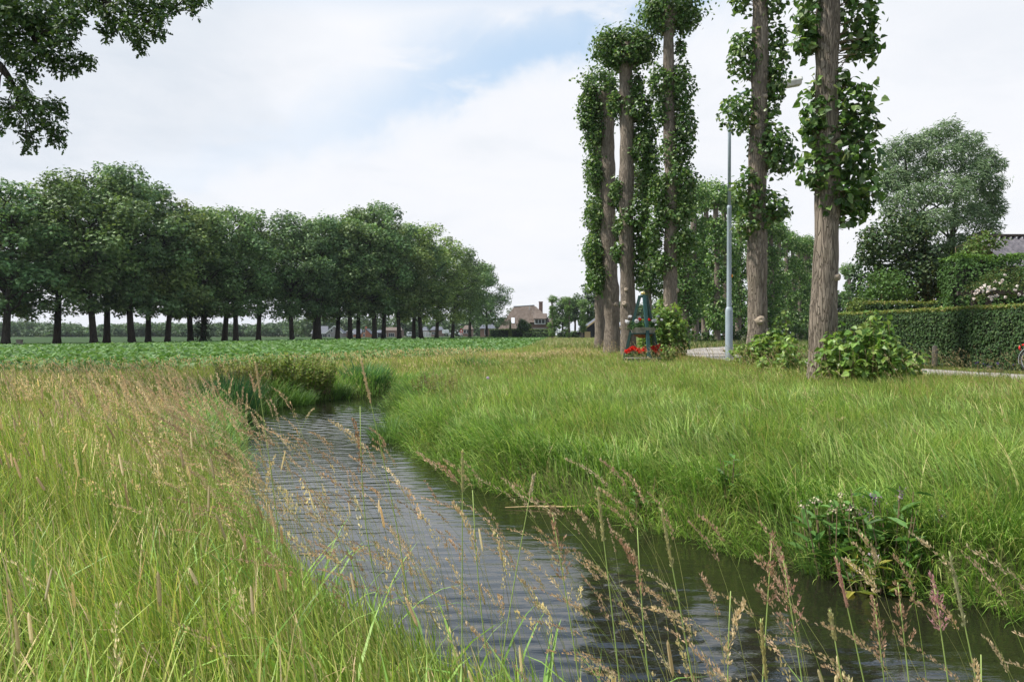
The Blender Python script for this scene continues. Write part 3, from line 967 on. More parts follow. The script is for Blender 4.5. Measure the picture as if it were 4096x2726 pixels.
# ------------------------------------------------------------------ crop
g = Geo()
rng = np.random.default_rng(16)
for (y0, y1, dens, L, zl) in [(10, 26, 42, 0.165, 0.0), (26, 45, 26, 0.17, 0.0), (45, 90, 13, 0.22, 0.02), (90, 197, 5.0, 0.32, 0.06)]:
    n = int(85 * (y1 - y0) * dens)
    x, y = rng.uniform(-75, 10, n), rng.uniform(y0, y1, n)
    k = infield(x, y) & (np.abs(x) < 0.68 * y + 2)
    x, y = x[k], y[k]
    n = len(x)
    rowp = 0.5 + 0.5 * np.cos((x * 0.92 - y * 0.39) * 2 * np.pi / 0.5) if y0 < 26 else np.ones(n)
    z = land(x, y) + 0.05 + rng.uniform(zl, 0.30, n) * (0.45 + 0.55 * rowp)
    az = rng.uniform(0, 2 * np.pi, n)
    Td = np.stack([np.cos(az), np.sin(az), rng.uniform(-0.6, 0.9, n)], 1)
    Nn = np.stack([rng.normal(0, 0.45, n), rng.normal(0, 0.45, n), np.ones(n)], 1)
    c = pal(rng, n, [(0.115, 0.225, 0.062), (0.160, 0.280, 0.088), (0.078, 0.168, 0.048), (0.23, 0.33, 0.15)], [0.35, 0.3, 0.2, 0.15], 0.12)
    leaves(g, np.stack([x, y, z], 1), Nn, Td, rng.uniform(0.7, 1.25, n) * L, DELTA, c)
tag(g.build('beet_crop', M['beet']), 'low broad leaved green crop filling the field', 'crop', kind='stuff')
#--NEXT--
# ------------------------------------------------------------------ trees
def clump_leaves(g, rng, c, r, n, size, shape, cols, probs=None, up=0.5, down=0.3, stray=0.05, shell=0.5, wind=None):
    c, r = np.asarray(c, float), np.asarray(r, float)
    d = rdir(rng, n)
    ph = rng.uniform(0, 6.3, 3)
    lump = 1 + 0.22 * np.sin(d[:, 0] * 4 + ph[0]) * np.sin(d[:, 2] * 5 + ph[1]) + 0.14 * np.sin(d[:, 1] * 7 + ph[2])
    rad = (1 - shell + shell * rng.random(n) ** 0.5) * lump
    st = rng.random(n) < stray
    rad = np.where(st, lump * rng.uniform(1.0, 1.3, n), rad)
    P = c + d * rad[:, None] * r
    Nn = norm(d * 0.7 + rng.standard_normal((n, 3)) * 0.55 + np.array([0, 0, up]))
    Td = norm(d * 0.6 + rng.standard_normal((n, 3)) * 0.7 - np.array([0, 0, down]) + (np.asarray(wind) if wind is not None else 0))
    leaves(g, P, Nn, Td, size * rng.uniform(0.7, 1.25, n), shape, pal(rng, n, cols, probs, 0.2))
    return P


def limb(g, rng, a, b, r0, r1, k=6, n=6, sag=0.0, wob=0.06, col=None):
    a, b = np.asarray(a, float), np.asarray(b, float)
    t = np.linspace(0, 1, n)[:, None]
    L = np.linalg.norm(b - a)
    P = a + (b - a) * t + rng.standard_normal((n, 3)) * wob * L * np.sin(t * np.pi) * 0.5
    P[:, 2] += -sag * L * (t[:, 0] ** 2) + sag * L * t[:, 0]
    g.tube(P, np.linspace(r0, r1, n), k, col)


POP = [(0.072, 0.150, 0.036), (0.110, 0.210, 0.048), (0.045, 0.094, 0.028), (0.200, 0.300, 0.085), (0.32, 0.39, 0.20)]  # palest tints: pale undersides, and leaf highlights put into the colour
POPP = [0.34, 0.26, 0.18, 0.14, 0.08]
POPY = [(0.140, 0.270, 0.052), (0.210, 0.340, 0.072), (0.085, 0.180, 0.038), (0.28, 0.38, 0.10), (0.180, 0.300, 0.060), (0.20, 0.26, 0.07)]


def poplar_trunk(g, rng, P0, P1, r0, r1, k=20, n=46, flare=0.3, head=False):
    t = np.linspace(0, 1, n) ** 1.0
    P = P0 + (P1 - P0) * t[:, None]
    ph = rng.uniform(0, 6.3, 4)
    P[:, 0] += 0.05 * np.sin(t * 7 + ph[0]) * r0 * 3 * np.sin(np.pi * t)
    P[:, 1] += 0.05 * np.sin(t * 6 + ph[1]) * r0 * 3 * np.sin(np.pi * t)
    H = P1[2] - P0[2]
    r = r0 + (r1 - r0) * t + r0 * flare * np.exp(-t * H / 0.45)
    r = r * (1 + 0.05 * np.sin(t * H * 2.1 + ph[2]) + 0.035 * np.sin(t * H * 5.3 + ph[3]))
    if head:
        r = r + r1 * 0.9 * ss(0.93, 1.0, t)
    nz = rng.standard_normal((n, k))
    for _ in range(1):
        nz = (nz + np.roll(nz, 1, 1) + np.roll(nz, 1, 0)) / 2.0
    g.tube(P, r, k, bump=lambda a, b: 1 + 0.028 * nz)
    return P, r


def burr(g, rng, c, d, r):
    """a healed branch stub: a swollen collar with a cut face"""
    d = norm(np.asarray(d, float))
    c = np.asarray(c, float)
    g.tube([c - d * r * 0.9, c - d * r * 0.2, c + d * r * 0.45, c + d * r * 0.75, c + d * r * 0.68], [r * 1.15, r * 1.05, r * 0.8, r * 0.55, r * 0.25], 9,
           bump=lambda a, b: 1 + 0.14 * rng.standard_normal((a, b)))


def poplar(label, ub, ut, d, vt, wb, wt, clumps, leaf=0.12, scars=(), head=True, group='pollarded poplars', near=True, lai=2.6, cols=POP, probs=POPP, seed=1, zb=0.0):
    rng = np.random.default_rng(seed)
    b = np.array([(ub - CX) / F * d, d, zb])
    root = empty('poplar_tree', b, label, 'tree', group)
    dens_ = 1.6 if leaf > 0.141 and near else 2.1
    tp = px(ut, vt, d) - b
    P, r = None, None
    g = Geo()
    m = d / F
    P, r = poplar_trunk(g, rng, np.array([0, 0, -0.1]), tp, wb * m / 2, wt * m / 2, head=head)
    g.build('trunk', M['bark'], root, smooth=True)
    for (u, v, rs) in scars:
        c = px(u, v, d) - b
        i = np.argmin(np.abs(P[:, 2] - c[2]))
        off = np.clip((c[0] - P[i, 0]) / (r[i] + 1e-6), -0.95, 0.95)
        dirv = np.array([off, -math.sqrt(1 - off * off), 0.15])
        gg = Geo()
        burr(gg, rng, P[i] + dirv * r[i] * np.array([1, 1, 0]) * 0.94, dirv, rs * m * 0.85)
        gg.build('branch_stub', M['scar'] if near else M['bark'], root, smooth=True)
    for (u, v, ru, rv) in clumps:
        c = px(u, v, d) - b
        i = np.argmin(np.abs(P[:, 2] - c[2]))
        side = (c[0] - P[i, 0])
        rx, rz = ru * m * 1.08, rv * m * 1.06
        c[1] = P[i, 1] + (rng.uniform(-0.30, 0.10) if leaf > 0.141 else rng.uniform(-0.18, 0.35)) * rx
        gl = Geo()
        n = int(dens_ * lai * math.pi * rx * rz / (0.42 * leaf * leaf))
        LP = clump_leaves(gl, rng, c, (rx, rx * 0.95, rz), n, leaf, DELTA if near else KITE, cols, probs, 0.45, 0.35, 0.07, 0.62)
        # keep the leaf mass from lying inside the stem
        cl = gl.build('foliage', M['poplar'], root)
        if near:
            gt = Geo()
            for k in range(int(14 + 10 * rx)):
                e = LP[rng.integers(len(LP))]
                z0 = np.clip(e[2] - rng.uniform(0.1, 0.7) * rz, 0.1, tp[2])
                j = np.argmin(np.abs(P[:, 2] - z0))
                limb(gt, rng, P[j], e, 0.016, 0.004, 4, 5, 0.12, 0.08)
            gt.build('twigs', M['twig'], cl)
    return root


# the near poplars, right to left
poplar('thick bare trunked poplar nearest the camera, between the leafy bush and the hedge', 3288, 3318, 16.0, -260, 104, 84,
       [(3232, 60, 50, 130), (3222, 170, 40, 60), (3440, 80, 70, 150), (3470, 190, 45, 55), (3400, 430, 75, 110), (3265, 440, 62, 110), (3250, 530, 48, 70), (3440, 560, 70, 130),
        (3340, 600, 85, 120), (3440, 730, 78, 110), (3270, 690, 80, 70), (3340, 800, 72, 80), (3420, 830, 62, 60), (3320, -160, 120, 120), (3345, 330, 40, 50)],
       0.150, [(3330, 1098, 22), (3385, 1120, 12), (3300, 560, 9)], head=True, seed=21, lai=2.1)
poplar('poplar whose trunk stands in front of the street lamp arm', 3030, 3034, 23.6, -330, 80, 58,
       [(2962, 10, 38, 50), (3080, 20, 48, 60), (2965, 225, 55, 100), (3100, 215, 48, 130), (3090, 330, 45, 70), (2955, 450, 68, 75), (3075, 430, 36, 55), (3095, 600, 72, 90),
        (3040, 560, 50, 90), (3120, 640, 55, 50), (2985, 760, 55, 80), (3060, 820, 75, 70), (3105, 850, 50, 35), (2990, 900, 55, 45), (3030, -200, 110, 120)],
       0.142, [(3005, 470, 16), (3018, 520, 15), (3050, 390, 12), (3030, 1300, 24), (3060, 1312, 15)], head=True, seed=22, lai=2.1)
poplar('tall slender poplar behind the flower stand with a round top cut by the frame', 2684, 2672, 33.0, 40, 58, 40,
       [(2690, 10, 115, 95), (2640, 60, 55, 70), (2745, 70, 50, 55), (2722, 195, 20, 34), (2640, 330, 46, 60), (2718, 350, 50, 95), (2650, 440, 34, 60), (2735, 500, 44, 80),
        (2705, 600, 62, 60), (2715, 710, 72, 62), (2640, 770, 44, 70), (2735, 790, 48, 80), (2690, 860, 66, 50), (2615, 930, 36, 70), (2725, 970, 52, 62), (2660, 1050, 50, 45)],
       0.135, [(2705, 1160, 14), (2662, 1215, 9)], seed=23, lai=2.4)
poplar('poplar with a dense mop head on a clear pale trunk, left of the flower stand', 2514, 2500, 34.5, 190, 62, 54,
       [(2498, 175, 112, 78), (2440, 195, 62, 58), (2560, 195, 60, 60), (2500, 235, 85, 42), (2540, 340, 36, 50), (2548, 430, 62, 66), (2580, 520, 48, 80), (2462, 420, 30, 50), (2600, 640, 34, 70), (2595, 760, 30, 60), (2470, 760, 28, 40), (2475, 1010, 28, 40),
        (2560, 600, 48, 55), (2545, 860, 52, 60), (2570, 930, 42, 55), (2490, 900, 34, 36), (2550, 1000, 36, 50), (2558, 1090, 32, 45)],
       0.135, [(2512, 895, 7), (2494, 1206, 15), (2500, 1170, 10)], seed=24, lai=2.5)
poplar('lower poplar at the left end of the poplars, leaves hugging its left side', 2450, 2425, 39.0, 380, 64, 52,
       [(2400, 345, 72, 66), (2362, 415, 44, 66), (2395, 460, 62, 66), (2348, 480, 32, 46), (2378, 545, 36, 44), (2385, 690, 34, 66), (2395, 850, 48, 60),
        (2462, 790, 40, 56), (2385, 1010, 42, 66), (2455, 930, 36, 40), (2392, 1110, 38, 60)],
       0.14, [(2460, 1222, 12)], seed=25, lai=2.5)
poplar('poplar half hidden behind the leftmost poplar with ivy green foliage to the ground', 2400, 2396, 50.0, 560, 40, 30,
       [(2385, 560, 45, 80), (2375, 700, 35, 90), (2380, 860, 40, 70), (2372, 1000, 38, 80), (2378, 1120, 34, 60)], 0.17, seed=26, near=False, lai=2.6)
poplar('smaller poplar seen between the mop headed one and the tall slender one', 2596, 2576, 60.0, 690, 32, 26,
       [(2572, 690, 55, 60), (2560, 760, 35, 40), (2600, 980, 32, 60), (2610, 1050, 40, 60), (2585, 1120, 34, 50), (2625, 1140, 36, 50)], 0.18, seed=27, near=False, lai=2.6)

# the avenue further along the lane: five kinds, then copies
avenue = [
    (2782, 75, 735, 'avenue poplar just right of the tall slender poplar'),
    (2868, 80, 742, 'mop headed avenue poplar standing clear left of the street lamp'),
    (2903, 87, 770, 'avenue poplar right behind the street lamp pole'),
    (2952, 92, 800, 'avenue poplar in the gap between lamp pole and lamp side trunk'),
    (2745, 68, 800, 'avenue poplar mostly hidden by the tall slender poplar'),
    (3088, 98, 885, 'tallest avenue poplar right of the trunk before the lamp'),
    (3112, 104, 905, 'second avenue poplar right of the trunk before the lamp'),
    (3150, 112, 935, 'avenue poplar with a pale bare neck in the middle of the right group'),
    (3198, 118, 955, 'avenue poplar with a two metre bare pale foot in the right group'),
    (3236, 125, 975, 'avenue poplar with dark mop head just left of the thick trunk'),
    (3268, 132, 1000, 'last avenue poplar, touching the thick near trunk'),
    (2818, 84, 752, 'avenue poplar between the mop headed one and the tall slender one'),
    (2712, 70, 820, 'avenue poplar showing through the right edge of the tall slender one'),
    (3012, 95, 838, 'avenue poplar hidden behind the trunk before the lamp'),
    (3064, 97, 868, 'avenue poplar hugging the right edge of the trunk before the lamp'),
    (3174, 115, 946, 'avenue poplar squeezed in left of the bare footed one'),
    (3216, 121, 964, 'avenue poplar squeezed in right of the bare footed one'),
    (3400, 140, 1060, 'far avenue poplar seen right of the thick near trunk'),
]
protos = []


def avenue_poplar(i, loc, label, H):
    rng = np.random.default_rng(60 + i)
    root = empty('poplar_tree', loc, label, 'tree', 'poplars of the avenue further along the lane')
    g = Geo()
    P, r = poplar_trunk(g, rng, np.array([0, 0, -0.1]), np.array([rng.normal(0, 0.25), 0, H - 0.9]), 0.36, 0.25, k=10, n=24, head=True)
    g.build('trunk', M['bark'], root, smooth=True)
    zs = [(H - 0.9, 1.5, 1.25)]
    z = H - 3.2 - rng.uniform(0, 0.8)
    while z > (1.2 if i % 3 else 3.2):
        zs.append((z, rng.uniform(0.8, 1.2), rng.uniform(0.7, 1.15)))
        z -= rng.uniform(1.0, 1.7)
    for (z, rx, rz) in zs:
        gl = Geo()
        clump_leaves(gl, rng, (rng.normal(0, 0.36), rng.normal(0.30, 0.25), z), (rx, rx, rz), int(800 * rx * rz), 0.26, KITE, np.array(POP) * 1.35, POPP, 0.5, 0.3, 0.08, 0.6)
        gl.build('foliage', M['poplar'], root)
    return root


for i, (u, d, vt, lab) in enumerate(avenue):
    H = EYE - (vt - HZ) / F * d
    loc = Vector(((u - CX) / F * d, d, 0))
    if i < 5:
        protos.append((avenue_poplar(i, loc, lab, 14.6), 14.6))
        o, h0 = protos[-1]
    else:
        p0, h0 = protos[(i * 2 + 1) % 5]
        o = copy_tree(p0)
        o.location = loc
        o.rotation_euler = (0, 0, 0.5 * math.sin(2.3 * i))
        o['label'] = lab
    o.scale = (1.0, 1.0, H / h0)

# pollards by the farmhouse
for i, (u, d, vt, lab) in enumerate([(2210, 150, 1185, 'pollard with a forked leafy head right beside the farmhouse'), (2276, 150, 1190, 'slim pollard with a round head, middle of the three past the farmhouse'),
                                     (2328, 150, 1200, 'slim pollard in front of the black gabled barn')]):
    o = copy_tree(protos[(i + 1) % 3][0])
    H = EYE - (vt - HZ) / F * d
    o.location = ((u - CX) / F * d, d, 0)
    o.rotation_euler = (0, 0, 2.1 * i)
    o.scale = (0.62, 0.62, H / 14.6)
    o['label'] = lab
    o['group'] = 'pollards beside the farmhouse'

# leafy suckers at the feet of the near poplars
def sucker_bush(label, c, size, nst, leaf, cols, seed, group=None, name='leafy_bush'):
    rng = np.random.default_rng(seed)
    root = empty(name, c, label, 'bush', group)
    gt, gl = Geo(), Geo()
    sx, sy, sz = size
    for k in range(nst):
        a, q_ = rng.uniform(0, 6.3), math.sqrt(rng.random())
        b0 = np.array([math.cos(a) * q_ * sx * 0.55, math.sin(a) * q_ * sy * 0.55, -0.05])
        hgt = sz * (1 - 0.55 * q_ ** 2) * rng.uniform(0.7, 1.12)
        e = np.array([b0[0] * 1.75 + rng.normal(0, 0.06), b0[1] * 1.75 + rng.normal(0, 0.06), hgt])
        n = 7
        t = np.linspace(0, 1, n)[:, None]
        P = b0 + (e - b0) * t
        P[:, :2] += (0.12 * sx * np.sin(t * np.pi)) * np.array([[math.cos(a), math.sin(a)]])
        gt.tube(P, np.linspace(0.009, 0.003, n) * (0.6 + sz * 0.5), 5)
        m = int(hgt / leaf * 5.6)
        tt = rng.uniform(0.10, 1.03, m)
        LP = np.stack([np.interp(tt, t[:, 0], P[:, j]) for j in range(3)], 1)
        aa = rng.uniform(0, 6.3, m)
        od = np.stack([np.cos(aa), np.sin(aa), rng.uniform(-0.1, 0.6, m)], 1)
        LP += od * rng.uniform(0.02, 0.10, (m, 1))
        f = (tt * hgt / sz)[:, None].clip(0, 1)
        leaves(gl, LP, od * np.array([0.5, 0.5, 0]) + np.array([0, 0, 0.8]) + rng.standard_normal((m, 3)) * 0.4, od - np.array([0, 0, 0.5]), leaf * rng.uniform(0.65, 1.2, m), DELTA,
               pal(rng, m, cols, None, 0.16))
    gt.build('stems', M['twig'], root)
    gl.build('foliage', M['poplar'], root)
    return root


sucker_bush('large leafy poplar bush in front of the thick near trunk', (7.0, 15.45, 0), (1.05, 0.85, 1.32), 64, 0.138, POPY, 31)
sucker_bush('low leafy shoots between the thick near trunk and the next poplar', (6.45, 18.6, 0), (0.55, 0.55, 0.85), 22, 0.13, POPY, 32)
sucker_bush('leafy bush at the foot of the poplar before the lamp', (7.25, 22.3, 0), (1.15, 0.75, 1.0), 50, 0.135, POPY, 33)
sucker_bush('tall leafy shoots climbing beside the lamp side poplar trunk', (8.05, 23.3, 0), (0.42, 0.4, 1.7), 12, 0.13, POPY, 36)
sucker_bush('dense bush right of the flower stand at the slender poplar foot', (6.0, 30.5, 0), (1.0, 0.8, 2.3), 56, 0.16, POPY, 34)
sucker_bush('small leafy shoots between the flower stand and the dense bush', (5.25, 28.0, 0), (0.5, 0.5, 1.0), 14, 0.13, POPY, 37)

# ------------------------------------------------------------------ the oaks across the field
OAKC = [(0.130, 0.220, 0.075), (0.185, 0.290, 0.098), (0.075, 0.138, 0.050), (0.250, 0.350, 0.130)]


OAKC = np.array(OAKC)


def oak_proto(seed, H=19.0, rad=5.4, zlow=3.3, nc=96, leaf=0.33, per=200, cols=OAKC, trunk_r=0.33, ivy=False, shape=SPRAY, name='oak_tree', mat='oak', bark='oakbark', lsz=1.0, crowncut=1.0):
    rng = np.random.default_rng(seed)
    root = empty(name, (0, 0, 0), '', 'tree')
    gt, gl = Geo(), Geo()
    n = 14
    t = np.linspace(0, 1, n)
    top = H * 0.80
    P = np.stack([0.25 * np.sin(t * 4 + seed), 0.25 * np.sin(t * 3.1 + seed * 2), -0.2 + t * top], 1)
    r = trunk_r * (1 - 0.86 * t ** 1.2) + trunk_r * 0.45 * np.exp(-t * top / 0.5)
    gt.tube(P, r, 10)
    zc, hz_ = (H + zlow) / 2, (H - zlow) / 2
    for k in range(nc):
        while True:
            p = rng.uniform(-1, 1, 3)
            q_ = (abs(p[0]) ** 2.3 + abs(p[1]) ** 2.3) + abs(p[2]) ** 2.6
            if q_ < 1 and (q_ > 0.30 or rng.random() < 0.3):
                break
        wd = 1.0 - 0.18 * max(p[2], 0)
        c = np.array([p[0] * rad * wd, p[1] * rad * wd, zc + p[2] * hz_ * 0.92 + (rng.uniform(-0.6, 1.6) if p[2] < -0.6 else 0)])
        cr = rng.uniform(0.75, 1.35) * rad / 5.2
        zs = np.clip(c[2] - np.hypot(c[0], c[1]) * rng.uniform(0.5, 0.9), zlow * 0.9, top)
        j = np.interp(zs, P[:, 2], np.arange(n))
        s0 = np.array([np.interp(j, np.arange(n), P[:, m_]) for m_ in range(3)])
        if k % 2 == 0 and p[2] > -0.55:
            limb(gt, rng, s0, c, 0.13 * trunk_r / 0.4, 0.03, 5, 6, 0.15, 0.10)
        clump_leaves(gl, rng, c, (cr * 1.15, cr * 1.15, cr * 0.82), int(per * (cr / 1.3) ** 2), leaf * lsz, shape, cols * np.array(rng.uniform(0.78, 1.25)), None, 0.75, 0.15, 0.04, 0.55)
    if ivy:
        for z in np.arange(0.5, zlow + 3, 0.7):
            clump_leaves(gl, rng, (0, 0, z), (0.95, 0.95, 0.8), 240, 0.2, KITE, [(0.02, 0.04, 0.014), (0.03, 0.055, 0.02)], None, 0.4, 0.5, 0.05, 0.6)
    for k in range(14):
        a, q_ = rng.uniform(0, 6.3), rng.uniform(2.0, rad * 0.95)
        c = np.array([math.cos(a) * q_, math.sin(a) * q_, zlow + rng.uniform(0.3, 2.2)])
        clump_leaves(gl, rng, c, (0.8, 0.8, 0.55), 70, leaf * 0.9, shape, cols * 0.9, None, 0.75, 0.2, 0.12, 0.8)
    gt.build('trunk', M[bark], root, smooth=True)
    gl.build('crown', M[mat], root)
    return root


tn_ = lambda *c: OAKC * np.array(c)
oakp = [oak_proto(40, nc=82, cols=tn_(1.12, 1.0, 0.9)), oak_proto(41, cols=tn_(0.86, 0.92, 1.0), nc=78, zlow=3.2), oak_proto(42, cols=tn_(1.0, 1.08, 1.1), nc=88, zlow=3.9, rad=4.8), oak_proto(43, cols=tn_(0.92, 0.9, 0.85), nc=80, rad=5.6), oak_proto(44, cols=tn_(1.2, 1.12, 0.85), nc=72, zlow=3.0), oak_proto(45, cols=tn_(0.9, 1.0, 1.12), nc=92, rad=5.0)]
ivyp = oak_proto(46, nc=84, rad=4.6, ivy=True)
oaks_u = [35, 226, 367, 421, 533, 593, 676, 750, 810, 906, 935, 1043, 1171, 1254, 1279, 1348, 1393, 1440, 1490, 1532, 1589, 1662, 1686, 1745, 1814, 1884, 1949]
top_u = [-200, 0, 130, 220, 320, 420, 540, 600, 640, 690, 760, 850, 1000, 1060, 1120, 1200, 1300, 1400, 1450, 1560, 1600, 1700, 1750, 1800, 1870, 1920, 1990, 2040]
top_v = [672, 700, 668, 690, 650, 636, 640, 690, 745, 760, 800, 795, 800, 805, 835, 840, 850, 840, 790, 790, 880, 885, 915, 950, 985, 1020, 1055, 1130]
ordn = ['first', 'second', 'third', 'fourth', 'fifth', 'sixth', 'seventh', 'eighth', 'ninth', 'tenth', 'eleventh', 'twelfth', 'thirteenth', 'fourteenth']
extra = {0: 'low left oak at the cut off left end of the row', 1: 'oak with a thick crooked trunk, second from the left end', 8: 'oak whose trunk is wrapped in dark ivy to the ground',
         18: 'oak with the tallest dome standing above the right half of the row', 26: 'last small rounded oak at the farmhouse end of the row',
         5: 'broad tallest oak in the left part of the row'}
used = [False] * 7
for i, u in enumerate([-60] + oaks_u):
    d = float(np.interp(u, [0, 430, 1000, 1250, 1480, 1650, 1800, 1950], [84, 90, 110, 122, 127, 136, 158, 195]))
    d += [2.2, -2.2][i % 2]
    rng = np.random.default_rng(900 + i)
    vt = float(np.interp(u + 6, top_u, top_v)) + rng.normal(0, 9)
    k = 6 if u == 810 else (i * 5 + i // 6) % 6
    pr = ivyp if k == 6 else oakp[k]
    o = pr if not used[k] else copy_tree(pr)
    used[k] = True
    x = (u - CX) / F * d
    zg = float(land(np.array([x]), np.array([d]))[0])
    H = EYE - (vt - HZ) / F * d - zg
    sxy = 1.08 + 0.18 * rng.random()
    if u > 1800:
        sxy *= 0.95
    o.location = (x, d, zg)
    o.scale = (sxy, sxy, H / 19.6)
    o.rotation_euler = (0, 0, rng.uniform(0, 6.3))
    j = i - 1
    if j < 0:
        lab = 'oak at the left picture edge, only part of its crown showing'
    elif j in extra:
        lab = extra[j]
    elif j < 13:
        lab = f'dark oak across the field, {ordn[j]} trunk from the left end of the row'
    else:
        lab = f'dark oak across the field, {ordn[26 - j]} trunk from the farmhouse end of the row'
    o['label'] = lab
    o['group'] = 'row of oaks beyond the crop field'
#--NEXT--
# ------------------------------------------------------------------ oak branch hanging in at the top left
rng = np.random.default_rng(70)
D0 = 14.0
root = empty('oak_tree', (-15.5, 13.0, 0), 'overhanging oak whose lobed leafy boughs hang into the top left corner', 'tree')
OB = np.array([-15.5, 13.0, 0.0])
gt, gl = Geo(), Geo()
zt = np.linspace(-0.2, 11.5, 12)
gt.tube(np.stack([0.2 * np.sin(zt * 0.5), 0.15 * np.cos(zt * 0.4), zt], 1), 0.55 * (1 - zt / 18) + 0.25 * np.exp(-np.maximum(zt, 0) / 0.6), 14)
gt.build('trunk', M['oakbark'], root, smooth=True)
OVC = [(0.050, 0.105, 0.028), (0.075, 0.140, 0.038), (0.036, 0.075, 0.022), (0.115, 0.18, 0.05)]  # darker oak tints, the shade seen from beneath put into the colour


def opx(u, v, d):
    return px(u, v, d) - OB


boughs = [
    # list of limb way points (u, v, depth) and clumps (u, v, ru, rv)
    ([(-900, -250, 13.6), (-300, 110, 13.8), (0, 262, 14.0), (45, 318, 14.0), (85, 400, 14.0)],
     [(75, 345, 38, 42), (100, 395, 36, 40), (40, 430, 30, 26), (145, 430, 45, 38), (215, 425, 42, 42), (250, 460, 22, 26), (70, 480, 40, 30), (170, 490, 48, 36), (225, 520, 36, 34),
      (232, 565, 26, 30), (110, 540, 34, 26), (140, 575, 24, 22), (110, 600, 15, 18), (25, 470, 20, 24), (5, 515, 18, 18), (-60, 430, 70, 60)]),
    ([(-800, -500, 14.2), (-200, -120, 14.3), (60, 20, 14.2), (140, 150, 14.0), (170, 260, 13.9)],
     [(40, 60, 50, 60), (110, 60, 60, 55), (60, 150, 55, 55), (150, 130, 55, 55), (130, 215, 48, 45), (70, 235, 40, 40), (120, 280, 40, 34), (20, 200, 40, 50), (-40, 120, 80, 90), (-30, 20, 90, 60),
      (60, -40, 110, 60), (190, 60, 55, 60), (210, 140, 50, 50), (205, 205, 44, 40), (235, 245, 38, 36), (240, 290, 30, 24), (300, 270, 36, 34), (350, 250, 36, 26), (320, 225, 28, 20),
      (270, 150, 38, 50), (280, 90, 45, 40), (310, 80, 30, 40), (145, 315, 14, 16)]),
    ([(-700, -700, 14.8), (0, -260, 14.6), (330, -60, 14.4), (480, 40, 14.3), (560, 140, 14.2)],
     [(330, 10, 60, 40), (250, 10, 70, 40), (400, 20, 45, 36), (440, 60, 34, 36), (480, 105, 50, 42), (430, 120, 26, 30), (540, 110, 46, 40), (560, 165, 38, 34), (565, 200, 26, 20), (435, 160, 14, 12),
      (520, 30, 60, 40), (600, 50, 50, 34), (640, 90, 34, 30), (630, 135, 34, 24), (655, 30, 40, 30), (700, 25, 40, 24), (740, 5, 36, 22), (775, 45, 20, 26), (790, 10, 34, 22), (800, -20, 40, 25),
      (590, -20, 90, 40), (450, -40, 100, 50)]),
]
for way, cls in boughs:
    gt, gl = Geo(), Geo()
    W = np.array([opx(*w_) for w_ in way])
    t = np.linspace(0, len(W) - 1, 24)
    Pl = np.stack([np.interp(t, np.arange(len(W)), W[:, j]) for j in range(3)], 1)
    Pl[1:-1] = (Pl[:-2] + Pl[1:-1] * 2 + Pl[2:]) / 4
    start = np.array([0, 0, Pl[0, 2] - 2.2])
    gt.tube(np.concatenate([start[None], Pl]), np.linspace(0.16, 0.015, 25), 7)
    m = D0 / F
    for (u, v, ru, rv) in cls:
        dd = D0 + rng.uniform(-0.5, 0.6)
        c = opx(u, v, dd)
        rx, rz = ru * m, rv * m
        n = int(3.2 * math.pi * rx * rz / (0.30 * 0.085 ** 2)) + 8
        LP = clump_leaves(gl, rng, c, (rx * 1.05, rx, rz * 1.05), n, 0.092, OAK, OVC, None, 0.6, 0.25, 0.12, 0.85)
        j = np.argmin(((Pl - c) ** 2).sum(1) + (Pl[:, 2] < c[2]) * 0.05)
        limb(gt, rng, Pl[max(j - 1, 0)], c, 0.016, 0.005, 5, 7, 0.12, 0.10)
        for k in range(5):
            limb(gt, rng, c + rng.standard_normal(3) * 0.03, LP[rng.integers(len(LP))], 0.005, 0.0018, 4, 4, 0.05, 0.12)
    b_ = gt.build('bough', M['oakbark'], root)
    gl.build('foliage', M['oak'], b_)
# rest of the crown, outside the picture
gl = Geo()
for k in range(24):
    p = rdir(rng, 1)[0] * np.array([4.2, 4.2, 3.0]) + np.array([-1.5, 1.0, 10.5])
    clump_leaves(gl, rng, p, (1.3, 1.3, 1.0), 160, 0.22, SPRAY, OVC, None, 0.7)
gl.build('crown', M['oak'], root)


